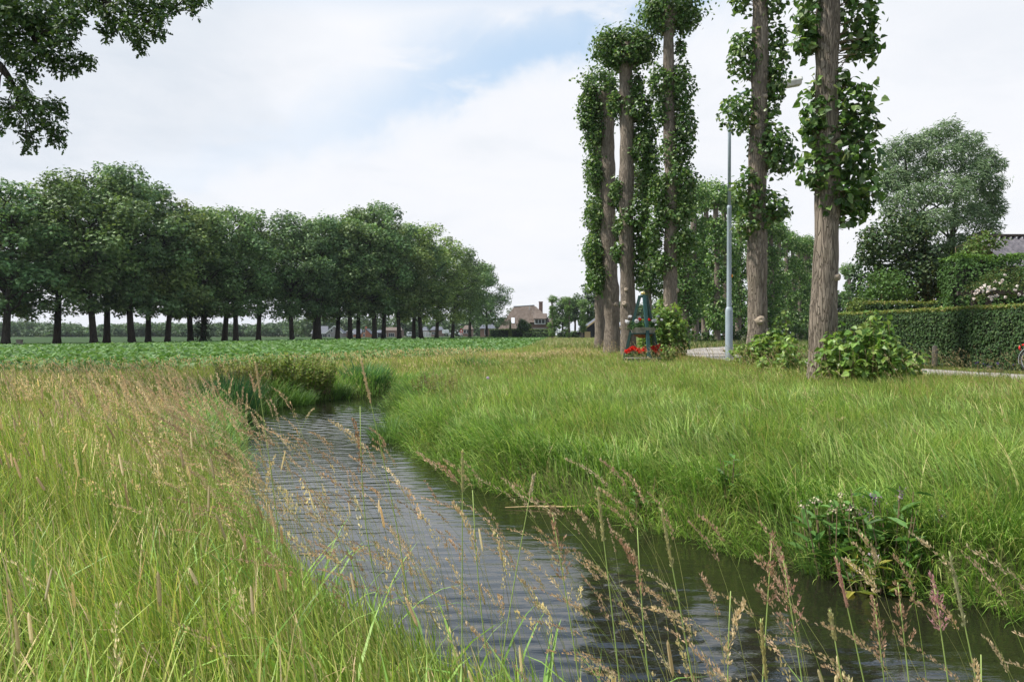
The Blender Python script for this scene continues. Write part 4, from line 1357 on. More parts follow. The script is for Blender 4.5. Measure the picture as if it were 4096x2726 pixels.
# ------------------------------------------------------------------ clipped hedges
def hedge(label, corners, h, leaf, dens, cols, topcols, seed, base=0.0, round_=0.12, wob=0.04, name='clipped_hedge', group=None):
    """prism over a convex footprint clothed with leaves"""
    rng = np.random.default_rng(seed)
    C = np.asarray(corners, float)
    c0 = C.mean(0)
    root = empty(name, (c0[0], c0[1], base), label, 'hedge', group)
    C = C - c0
    n = len(C)
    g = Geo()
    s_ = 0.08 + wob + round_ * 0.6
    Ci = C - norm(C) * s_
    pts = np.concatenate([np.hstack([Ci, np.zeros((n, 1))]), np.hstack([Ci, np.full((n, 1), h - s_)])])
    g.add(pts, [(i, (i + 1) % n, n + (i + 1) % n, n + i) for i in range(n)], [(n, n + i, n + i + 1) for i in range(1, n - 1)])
    g.build('dark_core', M['core'], root)  # opaque near-black block standing in for the shade between the leaves
    gl = Geo()
    area2 = sum(C[i][0] * C[(i + 1) % n][1] - C[(i + 1) % n][0] * C[i][1] for i in range(n))
    sg = 1 if area2 > 0 else -1
    for i in range(n):
        a, b = C[i], C[(i + 1) % n]
        L = np.linalg.norm(b - a)
        e = (b - a) / L
        nr = np.array([e[1], -e[0]]) * sg
        m = int(L * h * dens)
        t, z = rng.random(m) * L, rng.random(m) * h
        off = wob * pn(t, z, 2.2, i) + rng.normal(0, 0.028, m) - round_ * ss(h - round_ * 2, h, z) * 0.7
        P = np.stack([a[0] + e[0] * t + nr[0] * off, a[1] + e[1] * t + nr[1] * off, z], 1)
        Nn = np.stack([np.full(m, nr[0]), np.full(m, nr[1]), np.full(m, 0.55)], 1) + rng.standard_normal((m, 3)) * 0.42
        Td = np.stack([rng.normal(0, 0.6, m), rng.normal(0, 0.6, m), np.full(m, -0.7)], 1)
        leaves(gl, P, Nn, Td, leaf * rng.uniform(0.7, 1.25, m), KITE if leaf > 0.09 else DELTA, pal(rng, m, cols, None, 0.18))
    x0, x1, y0, y1 = C[:, 0].min(), C[:, 0].max(), C[:, 1].min(), C[:, 1].max()
    m = int((x1 - x0) * (y1 - y0) * dens * 1.2)
    x, y = rng.uniform(x0, x1, m), rng.uniform(y0, y1, m)
    k = inside(x, y, C)
    x, y = x[k], y[k]
    m = len(x)
    P = np.stack([x, y, h + rng.normal(0, 0.03, m) + wob * 0.6 * pn(x, y, 1.8, 3)], 1)
    Nn = np.stack([np.zeros(m), np.zeros(m), np.ones(m)], 1) + rng.standard_normal((m, 3)) * 0.5
    leaves(gl, P, Nn, rdir(rng, m) + np.array([0, 0, 0.4]), leaf * rng.uniform(0.7, 1.2, m), KITE if leaf > 0.09 else DELTA, pal(rng, m, topcols, None, 0.18))  # topcols are paler than cols: light from above put into the colour
    gl.build('foliage', M['hedge'], root)
    return root


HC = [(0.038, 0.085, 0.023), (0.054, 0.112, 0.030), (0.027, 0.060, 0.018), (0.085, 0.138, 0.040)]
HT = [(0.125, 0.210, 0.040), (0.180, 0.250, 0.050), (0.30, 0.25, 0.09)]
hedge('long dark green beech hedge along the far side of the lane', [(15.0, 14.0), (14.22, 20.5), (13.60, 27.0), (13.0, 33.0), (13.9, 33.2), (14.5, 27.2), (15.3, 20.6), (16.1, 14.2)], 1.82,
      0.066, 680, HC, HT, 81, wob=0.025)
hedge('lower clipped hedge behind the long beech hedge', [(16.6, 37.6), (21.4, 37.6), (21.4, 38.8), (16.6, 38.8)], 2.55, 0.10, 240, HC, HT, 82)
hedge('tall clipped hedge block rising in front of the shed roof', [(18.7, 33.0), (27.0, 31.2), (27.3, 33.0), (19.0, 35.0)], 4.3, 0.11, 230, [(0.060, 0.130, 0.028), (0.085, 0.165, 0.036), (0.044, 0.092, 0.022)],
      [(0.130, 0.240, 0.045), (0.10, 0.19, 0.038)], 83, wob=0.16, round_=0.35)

# post by the lane
g = Geo()
g.tube([(0, 0, -0.1), (0, 0, 0.1), (0.005, 0, 0.45), (0.01, 0, 0.62), (0.012, 0, 0.66)], [0.085, 0.085, 0.080, 0.078, 0.05], 9)
o = g.build('wooden_post', M['wood_post'], smooth=True)
o.location = (13.15, 24.4, 0)
tag(o, 'short weathered grey post in front of the long beech hedge', 'post')

# ------------------------------------------------------------------ garden trees on the right
WIL = [(0.16, 0.250, 0.115), (0.21, 0.305, 0.150), (0.105, 0.180, 0.078), (0.30, 0.38, 0.22)]
rng = np.random.default_rng(84)


def px_tree(label, name, trunk, clumps, d, leaf, shape, cols, mat, bark, lai, seed, tr=0.3, wind=None, down=0.3, up=0.5, stems_=1, cat='tree', shell=0.6, limbs=True, fork=None):
    """a tree given by its stem foot and the leaf masses it carries (measured from the photograph, each at its own depth)"""
    rng = np.random.default_rng(seed)
    b = np.array([(trunk - CX) / F * d, d, 0.0])
    root = empty(name, b, label, cat)
    gt, gl = Geo(), Geo()
    cs = []
    for (u, v, ru, rv) in clumps:
        dd = d + rng.uniform(-0.6, 0.6) * ru * d / F * 2
        cs.append((px(u, v, dd) - b, ru * d / F, rv * d / F))
    top = max(c[2] for c, _, _ in cs)
    tops = []
    for s_ in range(stems_):
        off = 0 if stems_ == 1 else (s_ - (stems_ - 1) / 2) * tr * 4.5
        tp = np.array([off * 2.2, rng.normal(0, 0.3), top * 0.92])
        n = 10
        t = np.linspace(0, 1, n)
        P = np.stack([off * 0.3 * (1 - t) + t * tp[0] + 0.2 * np.sin(t * 5 + s_), tp[1] * t, -0.15 + t * (tp[2] + 0.15)], 1)
        gt.tube(P, tr * (1 - 0.85 * t) + tr * 0.4 * np.exp(-t * top / 0.5), 9)
        tops.append(P)
    for (c, rx, rz) in cs:
        n = int(lai * math.pi * rx * rz / (0.40 * leaf * leaf)) if shape is not SLIM else int(lai * math.pi * rx * rz / (0.11 * leaf * leaf))
        clump_leaves(gl, rng, c, (rx, rx, rz), n, leaf, shape, cols, None, up, down, 0.10, shell, wind)
        if limbs:
            P = tops[rng.integers(len(tops))] if len(tops) > 1 else tops[0]
            z0 = np.clip(c[2] - np.hypot(c[0], c[1]) * 0.8, top * 0.12, top * 0.9)
            j = np.argmin(np.abs(P[:, 2] - z0))
            limb(gt, rng, P[j], c, tr * 0.32 * (1 - P[j, 2] / top * 0.7), 0.02, 5, 6, 0.15, 0.09)
    gt.build('trunk', M[bark], root, smooth=True)
    gl.build('crown', M[mat], root)
    return root


wc = [(3780, 520, 60, 40), (3700, 560, 70, 50), (3860, 570, 70, 50), (3620, 590, 60, 55), (3560, 620, 50, 60), (3930, 640, 60, 60), (3780, 620, 90, 60), (3680, 680, 90, 70), (3880, 690, 80, 70),
      (3580, 720, 60, 60), (3960, 740, 55, 60), (3990, 660, 30, 30), (3790, 760, 100, 70), (3920, 810, 70, 70), (3980, 830, 40, 60), (3640, 790, 80, 60), (3860, 860, 90, 60), (3740, 880, 90, 60), (3950, 920, 50, 60),
      (3830, 970, 70, 50), (3900, 980, 50, 40), (3640, 890, 60, 50), (3550, 830, 40, 50), (3540, 700, 36, 60), (3760, 1010, 60, 50), (3520, 770, 30, 50)]
wc = [(u, v, ru * 0.86, rv * 0.82) for (u, v, ru, rv) in wc]
px_tree('big silvery willow with airy windblown crown behind the hedges', 'willow_tree', 3745, wc, 50.0, 0.30, SLIM, WIL, 'willow', 'oakbark', 5.4, 85, 0.34, (0.9, 0, 0.1), 0.5, 0.3, 2, shell=0.55)
dc = [(3600, 900, 70, 60), (3540, 960, 80, 70), (3640, 990, 80, 70), (3700, 1040, 80, 60), (3480, 940, 40, 40), (3560, 1060, 80, 60), (3470, 1010, 40, 50), (3650, 1110, 90, 70), (3740, 1120, 60, 70), (3560, 1150, 70, 60),
      (3680, 930, 60, 50), (3780, 1070, 40, 60), (3790, 1150, 40, 60), (3700, 1180, 80, 60)]
px_tree('dark round tree in front of the silvery willow', 'broadleaf_tree', 3690, dc, 45.0, 0.20, KITE, [(0.048, 0.095, 0.03), (0.065, 0.12, 0.036), (0.034, 0.066, 0.022), (0.11, 0.15, 0.05)], 'oak', 'oakbark', 4.4, 86, 0.25)
bc = [(3540, 1110, 60, 40), (3500, 1150, 60, 50), (3580, 1150, 65, 50), (3540, 1190, 90, 50), (3470, 1190, 40, 40), (3620, 1190, 40, 40)]
px_tree('rounded light green shrub below the dark tree behind the hedge', 'garden_shrub', 3540, bc, 42.0, 0.16, KITE, [(0.075, 0.150, 0.030), (0.10, 0.185, 0.04), (0.055, 0.115, 0.025)], 'hedge', 'twig', 2.6, 87, 0.06, stems_=3, cat='shrub')
lc = [(3890, 1000, 36, 40), (3930, 980, 45, 40), (3860, 1030, 36, 40), (3950, 950, 30, 30), (3990, 970, 30, 30), (3900, 960, 30, 25)]
px_tree('loose yellow green shrub topping the tall hedge beside the shed roof', 'garden_shrub', 3900, lc, 37.0, 0.15, KITE, [(0.09, 0.17, 0.035), (0.12, 0.20, 0.05), (0.16, 0.20, 0.06)], 'hedge', 'twig', 2.2, 88, 0.06, stems_=3, cat='shrub')
yc = [(3430, 1215, 30, 30), (3425, 1245, 26, 40)]
px_tree('narrow yellowish shrub between the thick near trunk and the hedge end', 'garden_shrub', 3430, yc, 36.0, 0.13, KITE, [(0.14, 0.19, 0.04), (0.11, 0.17, 0.035)], 'hedge', 'twig', 2.6, 89, 0.04, stems_=2, cat='shrub')
fc = [(3470, 1010, 45, 50), (3440, 1080, 40, 50), (3450, 1150, 40, 50), (3410, 1120, 30, 60), (3490, 1080, 40, 60), (3420, 1190, 40, 40)]
px_tree('greyish background tree just right of the thick near trunk', 'broadleaf_tree', 3450, fc, 70.0, 0.34, KITE, [(0.045, 0.09, 0.03), (0.06, 0.11, 0.036)], 'oak', 'oakbark', 2.0, 90, 0.2)

# climbing rose on its arch
root = empty('rose_arch', (17.0, 28.0, 0), 'climbing rose with pale pink blooms over a dark timber arch', 'rose')
rng = np.random.default_rng(91)
for (x, y) in [(0, 0), (0, 0.9), (2.6, 0), (2.6, 0.9)]:
    g = Geo()
    g.box((x, y, 1.2), (0.16, 0.12, 2.5))
    g.build('post', M['timber'], root)
for y in (0, 0.9):
    g = Geo()
    g.box((1.15, y, 2.52), (3.5, 0.09, 0.14))
    g.build('beam', M['timber'], root)
gl, gf = Geo(), Geo()
RC = [(0.06, 0.115, 0.028), (0.085, 0.145, 0.036), (0.04, 0.08, 0.02), (0.15, 0.15, 0.05)]
for k in range(34):
    t = rng.random()
    c = (-0.55 + 3.6 * t, rng.uniform(-0.2, 0.9), 2.35 + 0.25 * t + rng.uniform(0, 0.95) * (0.35 + 0.65 * min(1, t * 2.2)))
    clump_leaves(gl, rng, c, (0.36, 0.36, 0.28), 120, 0.07, KITE, RC, None, 0.5, 0.3, 0.1)
gl.build('foliage', M['hedge'], root)
for k in range(58):
    t = rng.random()
    c = np.array([-0.65 + 3.7 * t, rng.uniform(-0.55, -0.15), 2.25 + rng.uniform(-0.05, 1.15) * (0.35 + 0.65 * min(1, t * 2.2))])
    gf = Geo()
    n = 16
    d = norm(rdir(rng, n) + np.array([0, -0.8, 0.3]))
    leaves(gf, c + d * 0.02, d + rng.standard_normal((n, 3)) * 0.2, rdir(rng, n), rng.uniform(0.05, 0.085, n), KITE, pal(rng, n, [(0.85, 0.79, 0.72), (0.86, 0.82, 0.78), (0.84, 0.70, 0.62)], None, 0.04))
    gf.build('bloom', M['petal'], root)

# shed with corrugated roof
root = empty('garden_shed', (28.6, 41.0, -0.25), 'shed with grey corrugated roof showing above the tall hedge', 'shed')
g = Geo()
g.box((0, 0, 2.2), (8.0, 5.4, 4.6))
g.build('wall', M['orange_brick'], root)
g = Geo()
n = 220
xs = np.linspace(-4.35, 4.35, n)
cor = 0.055 * np.cos(xs / 0.30 * 2 * np.pi)
for sgn in (-1, 1):
    rows = []
    for j, f in enumerate([0, 0.33, 0.331, 0.66, 0.661, 1.0]):
        y = sgn * 3.0 * (1 - f)
        z = 4.40 + f * 1.95 + 0.03 * (1 - f) + (0.02 if j in (1, 3) else 0)
        rows.append(np.stack([xs, np.full(n, y), z + cor], 1))
    Vv = np.stack(rows).reshape(-1, 3)
    i = np.arange(len(rows) - 1)[:, None] * n
    j = np.arange(n - 1)[None]
    g.add(Vv, np.stack([i + j, i + j + 1, i + n + j + 1, i + n + j], -1).reshape(-1, 4))
rf = g.build('roof', M['cement_sheet'], root, smooth=True)
g = Geo()
g.bar((-4.45, 0, 6.42), (4.45, 0, 6.42), 0.34, 0.12)
g.build('ridge_cap', M['timber'], rf)

# ------------------------------------------------------------------ street lamp
b = np.array([(2916 - CX) / F * 27.0, 27.0, 0])
m = 27.0 / F
root = empty('street_lamp', b, 'tall grey street lamp with curved arm beside the lane', 'street lamp')
g = Geo()
g.lathe([(0.125, -0.1), (0.125, 1.80), (0.12, 1.86), (0.10, 1.93), (0.085, 1.95)], k=20)
g.build('pole_base', M['steel'], root, smooth=True)
g = Geo()
g.lathe([(0.082, 1.94), (0.074, 5.3), (0.079, 5.31), (0.079, 5.40), (0.060, 5.44)], k=18)
g.build('pole', M['steel'], root, smooth=True)
P = [(0, 0, 5.4), (0, 0, 8.3)]
for a in np.linspace(0, 1, 9)[1:]:
    an = a * math.pi / 2 * 0.93
    P.append((0.62 * (1 - math.cos(an)), 0, 8.3 + 1.05 * math.sin(an)))
P.append((1.15, 0, 9.47))
P.append((1.62, 0, 9.55))
g = Geo()
g.tube(P, np.linspace(0.058, 0.042, len(P)), 12)
g.build('arm', M['steel'], root, smooth=True)
sl = 0.17
g = Geo()


def lx(t, y, z):
    return (1.50 + t, y, 9.53 + t * sl + z)


def shell(g, t0, t1, prof):
    """loft of a cross-section (y,z) between two stations with tapered ends"""
    n = len(prof)
    st = [(t0, 0.72), (t0 + 0.04, 1.0), (t1 - 0.05, 1.0), (t1, 0.80)]
    V = np.array([lx(t_, y * k_, z * k_) for t_, k_ in st for (y, z) in prof])
    q = [(i * n + j, i * n + (j + 1) % n, (i + 1) * n + (j + 1) % n, (i + 1) * n + j) for i in range(3) for j in range(n)]
    tr = [(0, j + 1, j) for j in range(1, n - 1)] + [(3 * n, 3 * n + j, 3 * n + j + 1) for j in range(1, n - 1)]
    g.add(V, q, tr)


shell(g, -0.04, 0.98, [(-0.15, 0.02), (-0.15, 0.06), (-0.11, 0.15), (0, 0.18), (0.11, 0.15), (0.15, 0.06), (0.15, 0.02)])
hd = g.build('lamp_head', M['lamp_white'], root)
g = Geo()
shell(g, 0.12, 0.95, [(-0.135, 0.018), (0.135, 0.018), (0.115, -0.11), (0.06, -0.15), (-0.06, -0.15), (-0.115, -0.11)])
g.build('lens', M['lens'], hd)
g = Geo()
g.box((0.086, -0.046, 3.02), (0.035, 0.05, 0.10))
g.build('sticker', M['sticker'], root)

# ------------------------------------------------------------------ flower stand
FS = np.array([(2572 - CX) / F * 27.0, 27.0, 0.0])
root = empty('flower_stand', FS, 'dark green three legged flower stand with gold ball and two planters', 'planter stand')
apex = 2.34
feet = [(0.13, -0.62), (-0.66, 0.22), (0.62, 0.36)]
for k, (fx, fy) in enumerate(feet):
    g = Geo()
    d_ = norm(np.array([fx, fy]))
    g.bar((fx, fy, -0.05), (d_[0] * 0.11, d_[1] * 0.11, apex), 0.11 if k == 0 else 0.15, 0.09, up=(d_[0], d_[1], 0.3), col=(1.6, 1.5, 1.6) if k == 0 else (1, 1, 1))  # front leg tinted lighter, the light on it put into the colour
    g.build('leg', M['green_paint'], root)
g = Geo()
g.lathe([(0.0, apex - 0.06), (0.14, apex - 0.06), (0.15, apex), (0.08, apex + 0.02), (0, apex + 0.02)], k=16)
g.build('top_plate', M['green_paint'], root)
g = Geo()
a = np.linspace(-np.pi / 2, np.pi / 2, 9)
g.lathe(np.stack([0.068 * np.cos(a) + 1e-4, apex + 0.085 + 0.068 * np.sin(a)], 1), k=18)
g.build('finial', M['gold'], root, smooth=True)
g = Geo()
g.lathe([(0.30, 1.03), (0.38, 1.05), (0.46, 1.25), (0.43, 1.25), (0.40, 1.20), (0.0, 1.20)], k=32)
bw = g.build('upper_bowl', M['concrete'], root, smooth=False)
g = Geo()
g.lathe([(0.44, 1.055), (0.44, 1.03), (0.41, 1.005), (0.40, 1.03)], k=32)
g.build('support_ring', M['green_paint'], bw)
g = Geo()
g.lathe([(0.37, 1.03), (0.30, 0.98), (0.14, 0.89), (0.0, 0.88)], k=32)
g.build('bowl_foot', M['copper'], bw)
g = Geo()
g.lathe([(0.58, -0.05), (0.60, 0.18), (0.62, 0.185), (0.62, 0.22), (0.55, 0.22), (0.53, 0.16), (0.0, 0.16)], k=36)
lb = g.build('lower_tray', M['green_paint'], root)
g = Geo()
g.lathe([(0.625, 0.19), (0.63, 0.225), (0.55, 0.232), (0.54, 0.20)], k=36)
g.build('rim', M['concrete'], lb)
GER = [(0.045, 0.115, 0.025), (0.07, 0.15, 0.035), (0.03, 0.075, 0.018)]


def geranium(label, c, r, h, heads, colr, seed, group):
    rng = np.random.default_rng(seed)
    root = empty('geranium_plant', FS + np.array(c), label, 'flower', group)
    gl = Geo()
    clump_leaves(gl, rng, (0, 0, h * 0.45), (r, r, h * 0.5), int(260 * r * h / 0.06), 0.055, DELTA, GER, None, 0.7, 0.2, 0.12)
    gl.build('foliage', M['hedge'], root)
    for (x, y, z, s) in heads:
        g = Geo()
        limb(g, rng, (x * 0.4, y * 0.4, h * 0.4), (x, y, z), 0.005, 0.004, 4, 4, 0.1, 0.05, col=(0.08, 0.14, 0.03))
        st = g.build('flower_stalk', M['stalk'], root)
        g = Geo()
        n = 46
        d = norm(rdir(rng, n) + np.array([0, -0.2, 0.25]))
        leaves(g, np.array([x, y, z]) + d * np.array([s, s, s * 0.75]) * 0.75, d + rng.standard_normal((n, 3)) * 0.25, rdir(rng, n), s * rng.uniform(0.55, 0.8, n), KITE,
               pal(rng, n, [colr, tuple(k * 0.85 for k in colr)], None, 0.05))
        g.build('flower_head', M['petal'], st)


WHT, RED = (0.80, 0.79, 0.80), (0.70, 0.018, 0.008)
geranium('white geranium spilling over the left rim of the upper bowl', (-0.27, -0.12, 1.18), 0.24, 0.30, [(-0.30, -0.05, 0.26, 0.085), (-0.19, 0.05, 0.44, 0.07), (0.02, -0.10, 0.28, 0.09)], WHT, 1, 'geraniums of the flower stand')
geranium('white geranium standing behind the middle of the upper bowl', (0.0, 0.18, 1.18), 0.22, 0.32, [(-0.10, 0.0, 0.42, 0.06), (0.17, 0, 0.46, 0.065), (0.30, -0.02, 0.42, 0.075)], WHT, 2, 'geraniums of the flower stand')
geranium('white geranium at the right rim of the upper bowl', (0.28, -0.10, 1.18), 0.22, 0.28, [(0.10, 0, 0.30, 0.09), (0.13, -0.12, 0.16, 0.055), (0.34, 0, 0.33, 0.05), (0.22, 0.05, 0.45, 0.06)], WHT, 3, 'geraniums of the flower stand')
geranium('red geranium among the white ones in the upper bowl', (0.08, -0.22, 1.18), 0.16, 0.26, [(0.06, -0.05, 0.33, 0.075), (-0.20, 0.1, 0.34, 0.06)], RED, 4, 'geraniums of the flower stand')
geranium('red geranium at the left end of the lower tray', (-0.42, -0.05, 0.16), 0.22, 0.26, [(-0.14, -0.05, 0.27, 0.11), (0.06, -0.1, 0.36, 0.125), (-0.02, 0.05, 0.32, 0.11)], RED, 5, 'geraniums of the flower stand')
geranium('red geranium left of the front leg in the lower tray', (-0.05, -0.22, 0.16), 0.22, 0.26, [(-0.16, 0.0, 0.32, 0.10), (0.02, -0.06, 0.30, 0.12), (0.10, 0, 0.36, 0.11), (-0.08, -0.08, 0.24, 0.09)], RED, 6, 'geraniums of the flower stand')
geranium('red geranium right of the front leg in the lower tray', (0.30, -0.16, 0.16), 0.2, 0.26, [(-0.06, 0, 0.38, 0.09), (0.08, -0.05, 0.30, 0.09), (0.16, 0, 0.22, 0.085)], RED, 7, 'geraniums of the flower stand')
geranium('tall red geranium at the right end of the lower tray', (0.45, 0.10, 0.16), 0.2, 0.30, [(-0.06, 0, 0.40, 0.09), (0.06, 0, 0.41, 0.09), (0.12, 0.02, 0.48, 0.07), (0.18, 0, 0.30, 0.06)], RED, 8, 'geraniums of the flower stand')

# ------------------------------------------------------------------ bicycle at the right picture edge
root = empty('bicycle', (13.19, 19.75, 0.0), 'bicycle with pannier cut off by the right picture edge', 'bicycle', rz=R(-50))


def wheel(cx, sub):
    a = np.linspace(0, 2 * np.pi, 41)
    g = Geo()
    g.tube(np.stack([cx + 0.335 * np.cos(a), 0 * a, 0.355 + 0.335 * np.sin(a)], 1), 0.019, 8, cap=False)
    w_ = g.build('wheel', M['rubber'], root, smooth=True)
    g = Geo()
    g.tube(np.stack([cx + 0.312 * np.cos(a), 0 * a, 0.355 + 0.312 * np.sin(a)], 1), 0.012, 6, cap=False)
    for k in range(28):
        an = k / 28 * 2 * np.pi
        g.tube([(cx + 0.02 * math.cos(an + 0.9), (-1) ** k * 0.03, 0.355 + 0.02 * math.sin(an + 0.9)), (cx + 0.312 * math.cos(an), 0, 0.355 + 0.312 * math.sin(an))], 0.0014, 3)
    g.tube([(cx, -0.05, 0.355), (cx, 0.05, 0.355)], 0.022, 10)
    g.build('rim', M['chrome'], w_, smooth=True)
    aa = np.linspace(R(200) if sub else R(150), R(20), 24)
    g = Geo()
    for yy in (-0.022, 0, 0.022):
        g.tube(np.stack([cx + 0.375 * np.cos(aa), 0 * aa + yy, 0.355 + 0.375 * np.sin(aa)], 1), 0.011, 5)
    g.build('mudguard', M['chrome'], root, smooth=True)


wheel(0.0, True)
wheel(1.08, False)
g = Geo()
bb, seat_, head_, ax0, ax1 = (0.45, 0, 0.30), (0.28, 0, 0.82), (0.93, 0, 0.86), (0, 0, 0.355), (1.08, 0, 0.355)
for a_, b_, r_ in [(bb, seat_, 0.017), (bb, (0.95, 0, 0.80), 0.019), ((0.31, 0, 0.74), (0.92, 0, 0.88), 0.016), ((0.0, 0.06, 0.355), bb, 0.010), ((0.0, -0.06, 0.355), bb, 0.010),
                   ((0.0, 0.06, 0.355), (0.30, 0, 0.78), 0.009), ((0.0, -0.06, 0.355), (0.30, 0, 0.78), 0.009), ((0.97, 0, 0.74), (1.08, 0.055, 0.355), 0.012), ((0.97, 0, 0.74), (1.08, -0.055, 0.355), 0.012),
                   ((0.97, 0, 0.72), (0.91, 0, 1.02), 0.017), (seat_, (0.255, 0, 0.95), 0.013)]:
    g.tube([a_, b_], r_, 8)
g.build('frame', M['bike_black'], root, smooth=True)
g = Geo()
g.tube([(0.14, 0, 0.985), (0.24, 0, 0.99), (0.40, 0, 0.99)], [0.10, 0.075, 0.022], 10)
g.build('saddle', M['bike_black'], root, smooth=True)
g = Geo()
g.tube([(0.80, -0.29, 1.05), (0.90, -0.22, 1.08), (0.93, 0, 1.06), (0.90, 0.22, 1.08), (0.80, 0.29, 1.05)], 0.013, 8)
g.build('handlebar', M['chrome'], root, smooth=True)
g = Geo()
for yy in (-0.07, 0.07):
    g.tube([(0.28, yy, 0.76), (-0.20, yy, 0.775)], 0.006, 6)
    g.tube([(-0.06, yy, 0.77), (0.0, yy * 0.9, 0.36)], 0.005, 6)
g.tube([(-0.20, -0.07, 0.775), (-0.20, 0.07, 0.775)], 0.006, 6)
g.build('rack', M['bike_black'], root, smooth=True)
g = Geo()
g.box((0.05, 0, 0.87), (0.40, 0.30, 0.17))
for sd_ in (-1, 1):
    g.box((0.06, sd_ * 0.155, 0.68), (0.34, 0.11, 0.20))
g.build('pannier', M['bag'], root)
g = Geo()
g.tube([(-0.335, 0, 0.60), (-0.36, 0, 0.66), (-0.35, 0, 0.72)], [0.016, 0.024, 0.018], 9)
g.tube([(-0.20, 0, 0.76), (-0.30, 0, 0.735)], 0.022, 8)
g.build('rear_light', M['red_plastic'], root, smooth=True)
g = Geo()
an = np.linspace(0, 2 * np.pi, 25)
g.tube(np.stack([0.45 + 0.085 * np.cos(an), 0 * an + 0.06, 0.30 + 0.085 * np.sin(an)], 1), 0.006, 5, cap=False)
g.tube([(0.45, 0.09, 0.30), (0.52, 0.09, 0.15)], 0.011, 6)
g.tube([(0.45, -0.09, 0.30), (0.38, -0.09, 0.45)], 0.011, 6)
g.box((0.52, 0.13, 0.14), (0.09, 0.07, 0.022))
g.box((0.38, -0.13, 0.46), (0.09, 0.07, 0.022))
g.build('crank', M['chrome'], root)
#--NEXT--
# ------------------------------------------------------------------ farmhouse and village
FD = 205.0
fm = FD / F


def fx(u, d=FD):
    return (u - CX) / F * d


def fz(v, d=FD):
    return EYE - (v - HZ) / F * d


root = empty('farmhouse', (fx(2110), FD + 4, 0), 'brick farmhouse with brown thatched roof beyond the crop field', 'house')
x0, x1 = -7.2, 6.1
zr = 8.6
g = Geo()
g.box((0.6, 0.0, 1.05), (13.2, 8.4, 2.9))
g.box((3.4, -0.6, 2.3), (5.4, 8.4, 5.0))
g.build('wall', M['brick'], root)
# thatched roof: low eaves left, raised eaves right, hipped
g = Geo()
eL, eR = 2.55, 4.25
V = np.array([(x0 - .5, -5.2, eL - .1), (0.2, -5.4, eL), (0.6, -5.3, eR), (x1 + .5, -5.5, eR), (x1 + .6, 5.2, eR), (x0 - .6, 5.2, eL),
              (-3.4, 0.0, zr - .1), (1.6, 0.0, zr + .3), (2.4, -0.4, zr - .2), (x0 - .5, -5.0, eL - .55), (0.2, -5.2, eL - .45), (0.6, -5.1, eR - .45), (x1 + .5, -5.3, eR - .45), (x1 + .6, 5.0, eR - .45),
              (x0 - .6, 5.0, eL - .55)])
g.add(V, [(0, 1, 7, 6), (3, 4, 7, 8), (5, 0, 6, 6), (4, 5, 6, 7), (0, 9, 10, 1), (1, 10, 11, 2), (2, 11, 12, 3), (3, 12, 13, 4), (4, 13, 14, 5), (5, 14, 9, 0)], [(1, 2, 7), (2, 3, 8), (2, 8, 7)])
rf = g.build('roof', M['thatch'], root)
g = Geo()
g.tube([(-3.7, 0, zr - .05), (0, 0, zr + .2), (1.9, -0.1, zr + .33)], 0.20, 8)
g.build('ridge_cap', M['zinc'], rf)
g = Geo()
g.box((3.65, 0.8, 7.9), (1.0, 0.8, 3.6))
g.box((3.65, 0.8, 9.75), (1.15, 0.95, 0.2))
g.build('chimney', M['brick'], rf)
g = Geo()
g.box((0.55, -1.05, 8.1), (0.14, 0.14, 0.9))
g.build('flue', M['chrome'], rf)
g = Geo()
nrm = norm(np.cross(V[1] - V[0], V[6] - V[0]))
cpt = V[0] + 0.30 * (V[1] - V[0]) + 0.36 * (V[6] - V[0])
e1 = norm(V[1] - V[0])
e2 = np.cross(nrm, e1)
if e2[2] < 0:
    e2 = -e2
if nrm[1] > 0:
    nrm = -nrm
Mx = np.stack([e1, e2, nrm], 1)
g.box(cpt + nrm * 0.06, (0.85, 1.9, 0.16), M=Mx)
g.build('skylight', M['bright_glass'], rf)
# dormer
g = Geo()
g.box((3.2, -4.7, 4.35), (2.9, 1.4, 1.35))
dm = g.build('dormer', M['white'], root)
g = Geo()
for k in (-0.85, 0.0, 0.85):
    g.box((3.2 + k, -5.42, 4.45), (0.66, 0.06, 0.95))
g.build('pane', M['glass'], dm)
g = Geo()
V = np.array([(1.5, -5.75, 5.0), (4.95, -5.75, 5.0), (5.25, -2.6, 6.15), (1.2, -2.6, 6.15), (1.5, -5.7, 5.25), (4.95, -5.7, 5.25), (5.1, -2.6, 6.6), (1.3, -2.6, 6.6)])
g.add(V, [(0, 3, 2, 1), (4, 5, 6, 7), (0, 1, 5, 4), (1, 2, 6, 5), (2, 3, 7, 6), (3, 0, 4, 7)])
g.build('dormer_roof', M['thatch'], dm)


def window(parent, c, w_, h_, nx=2, nz=1, frame='white', face=-1, lintel=False):
    g = Geo()
    x, y, z = c
    g.box((x, y + face * 0.02, z + h_ / 2 + 0.05), (w_ + 0.2, 0.12, 0.10))
    g.box((x, y + face * 0.02, z - h_ / 2 - 0.05), (w_ + 0.2, 0.12, 0.10))
    for k in range(nx + 1):
        g.box((x - w_ / 2 - 0.04 + k * (w_ + 0.08) / nx, y + face * 0.02, z), (0.09, 0.10, h_))
    fr = g.build('window', M[frame], parent)
    g = Geo()
    g.box((x, y + face * 0.005, z), (w_, 0.06, h_))
    g.build('pane', M['glass'], fr)
    return fr


window(root, (3.4, -4.83, 1.75), 2.2, 1.25, 3)
g = Geo()
g.box((3.0, -5.0, 2.62), (3.8, 0.5, 0.14))
g.build('awning', M['white'], root)
window(root, (-3.4, -4.23, 1.5), 1.6, 1.1, 2)
g = Geo()
g.box((-3.3, -4.35, 2.2), (3.6, 0.3, 0.16))
g.build('gutter', M['white'], root)
window(root, (6.95 - 0.2, -2.0, 1.3), 0.9, 1.2, 1)

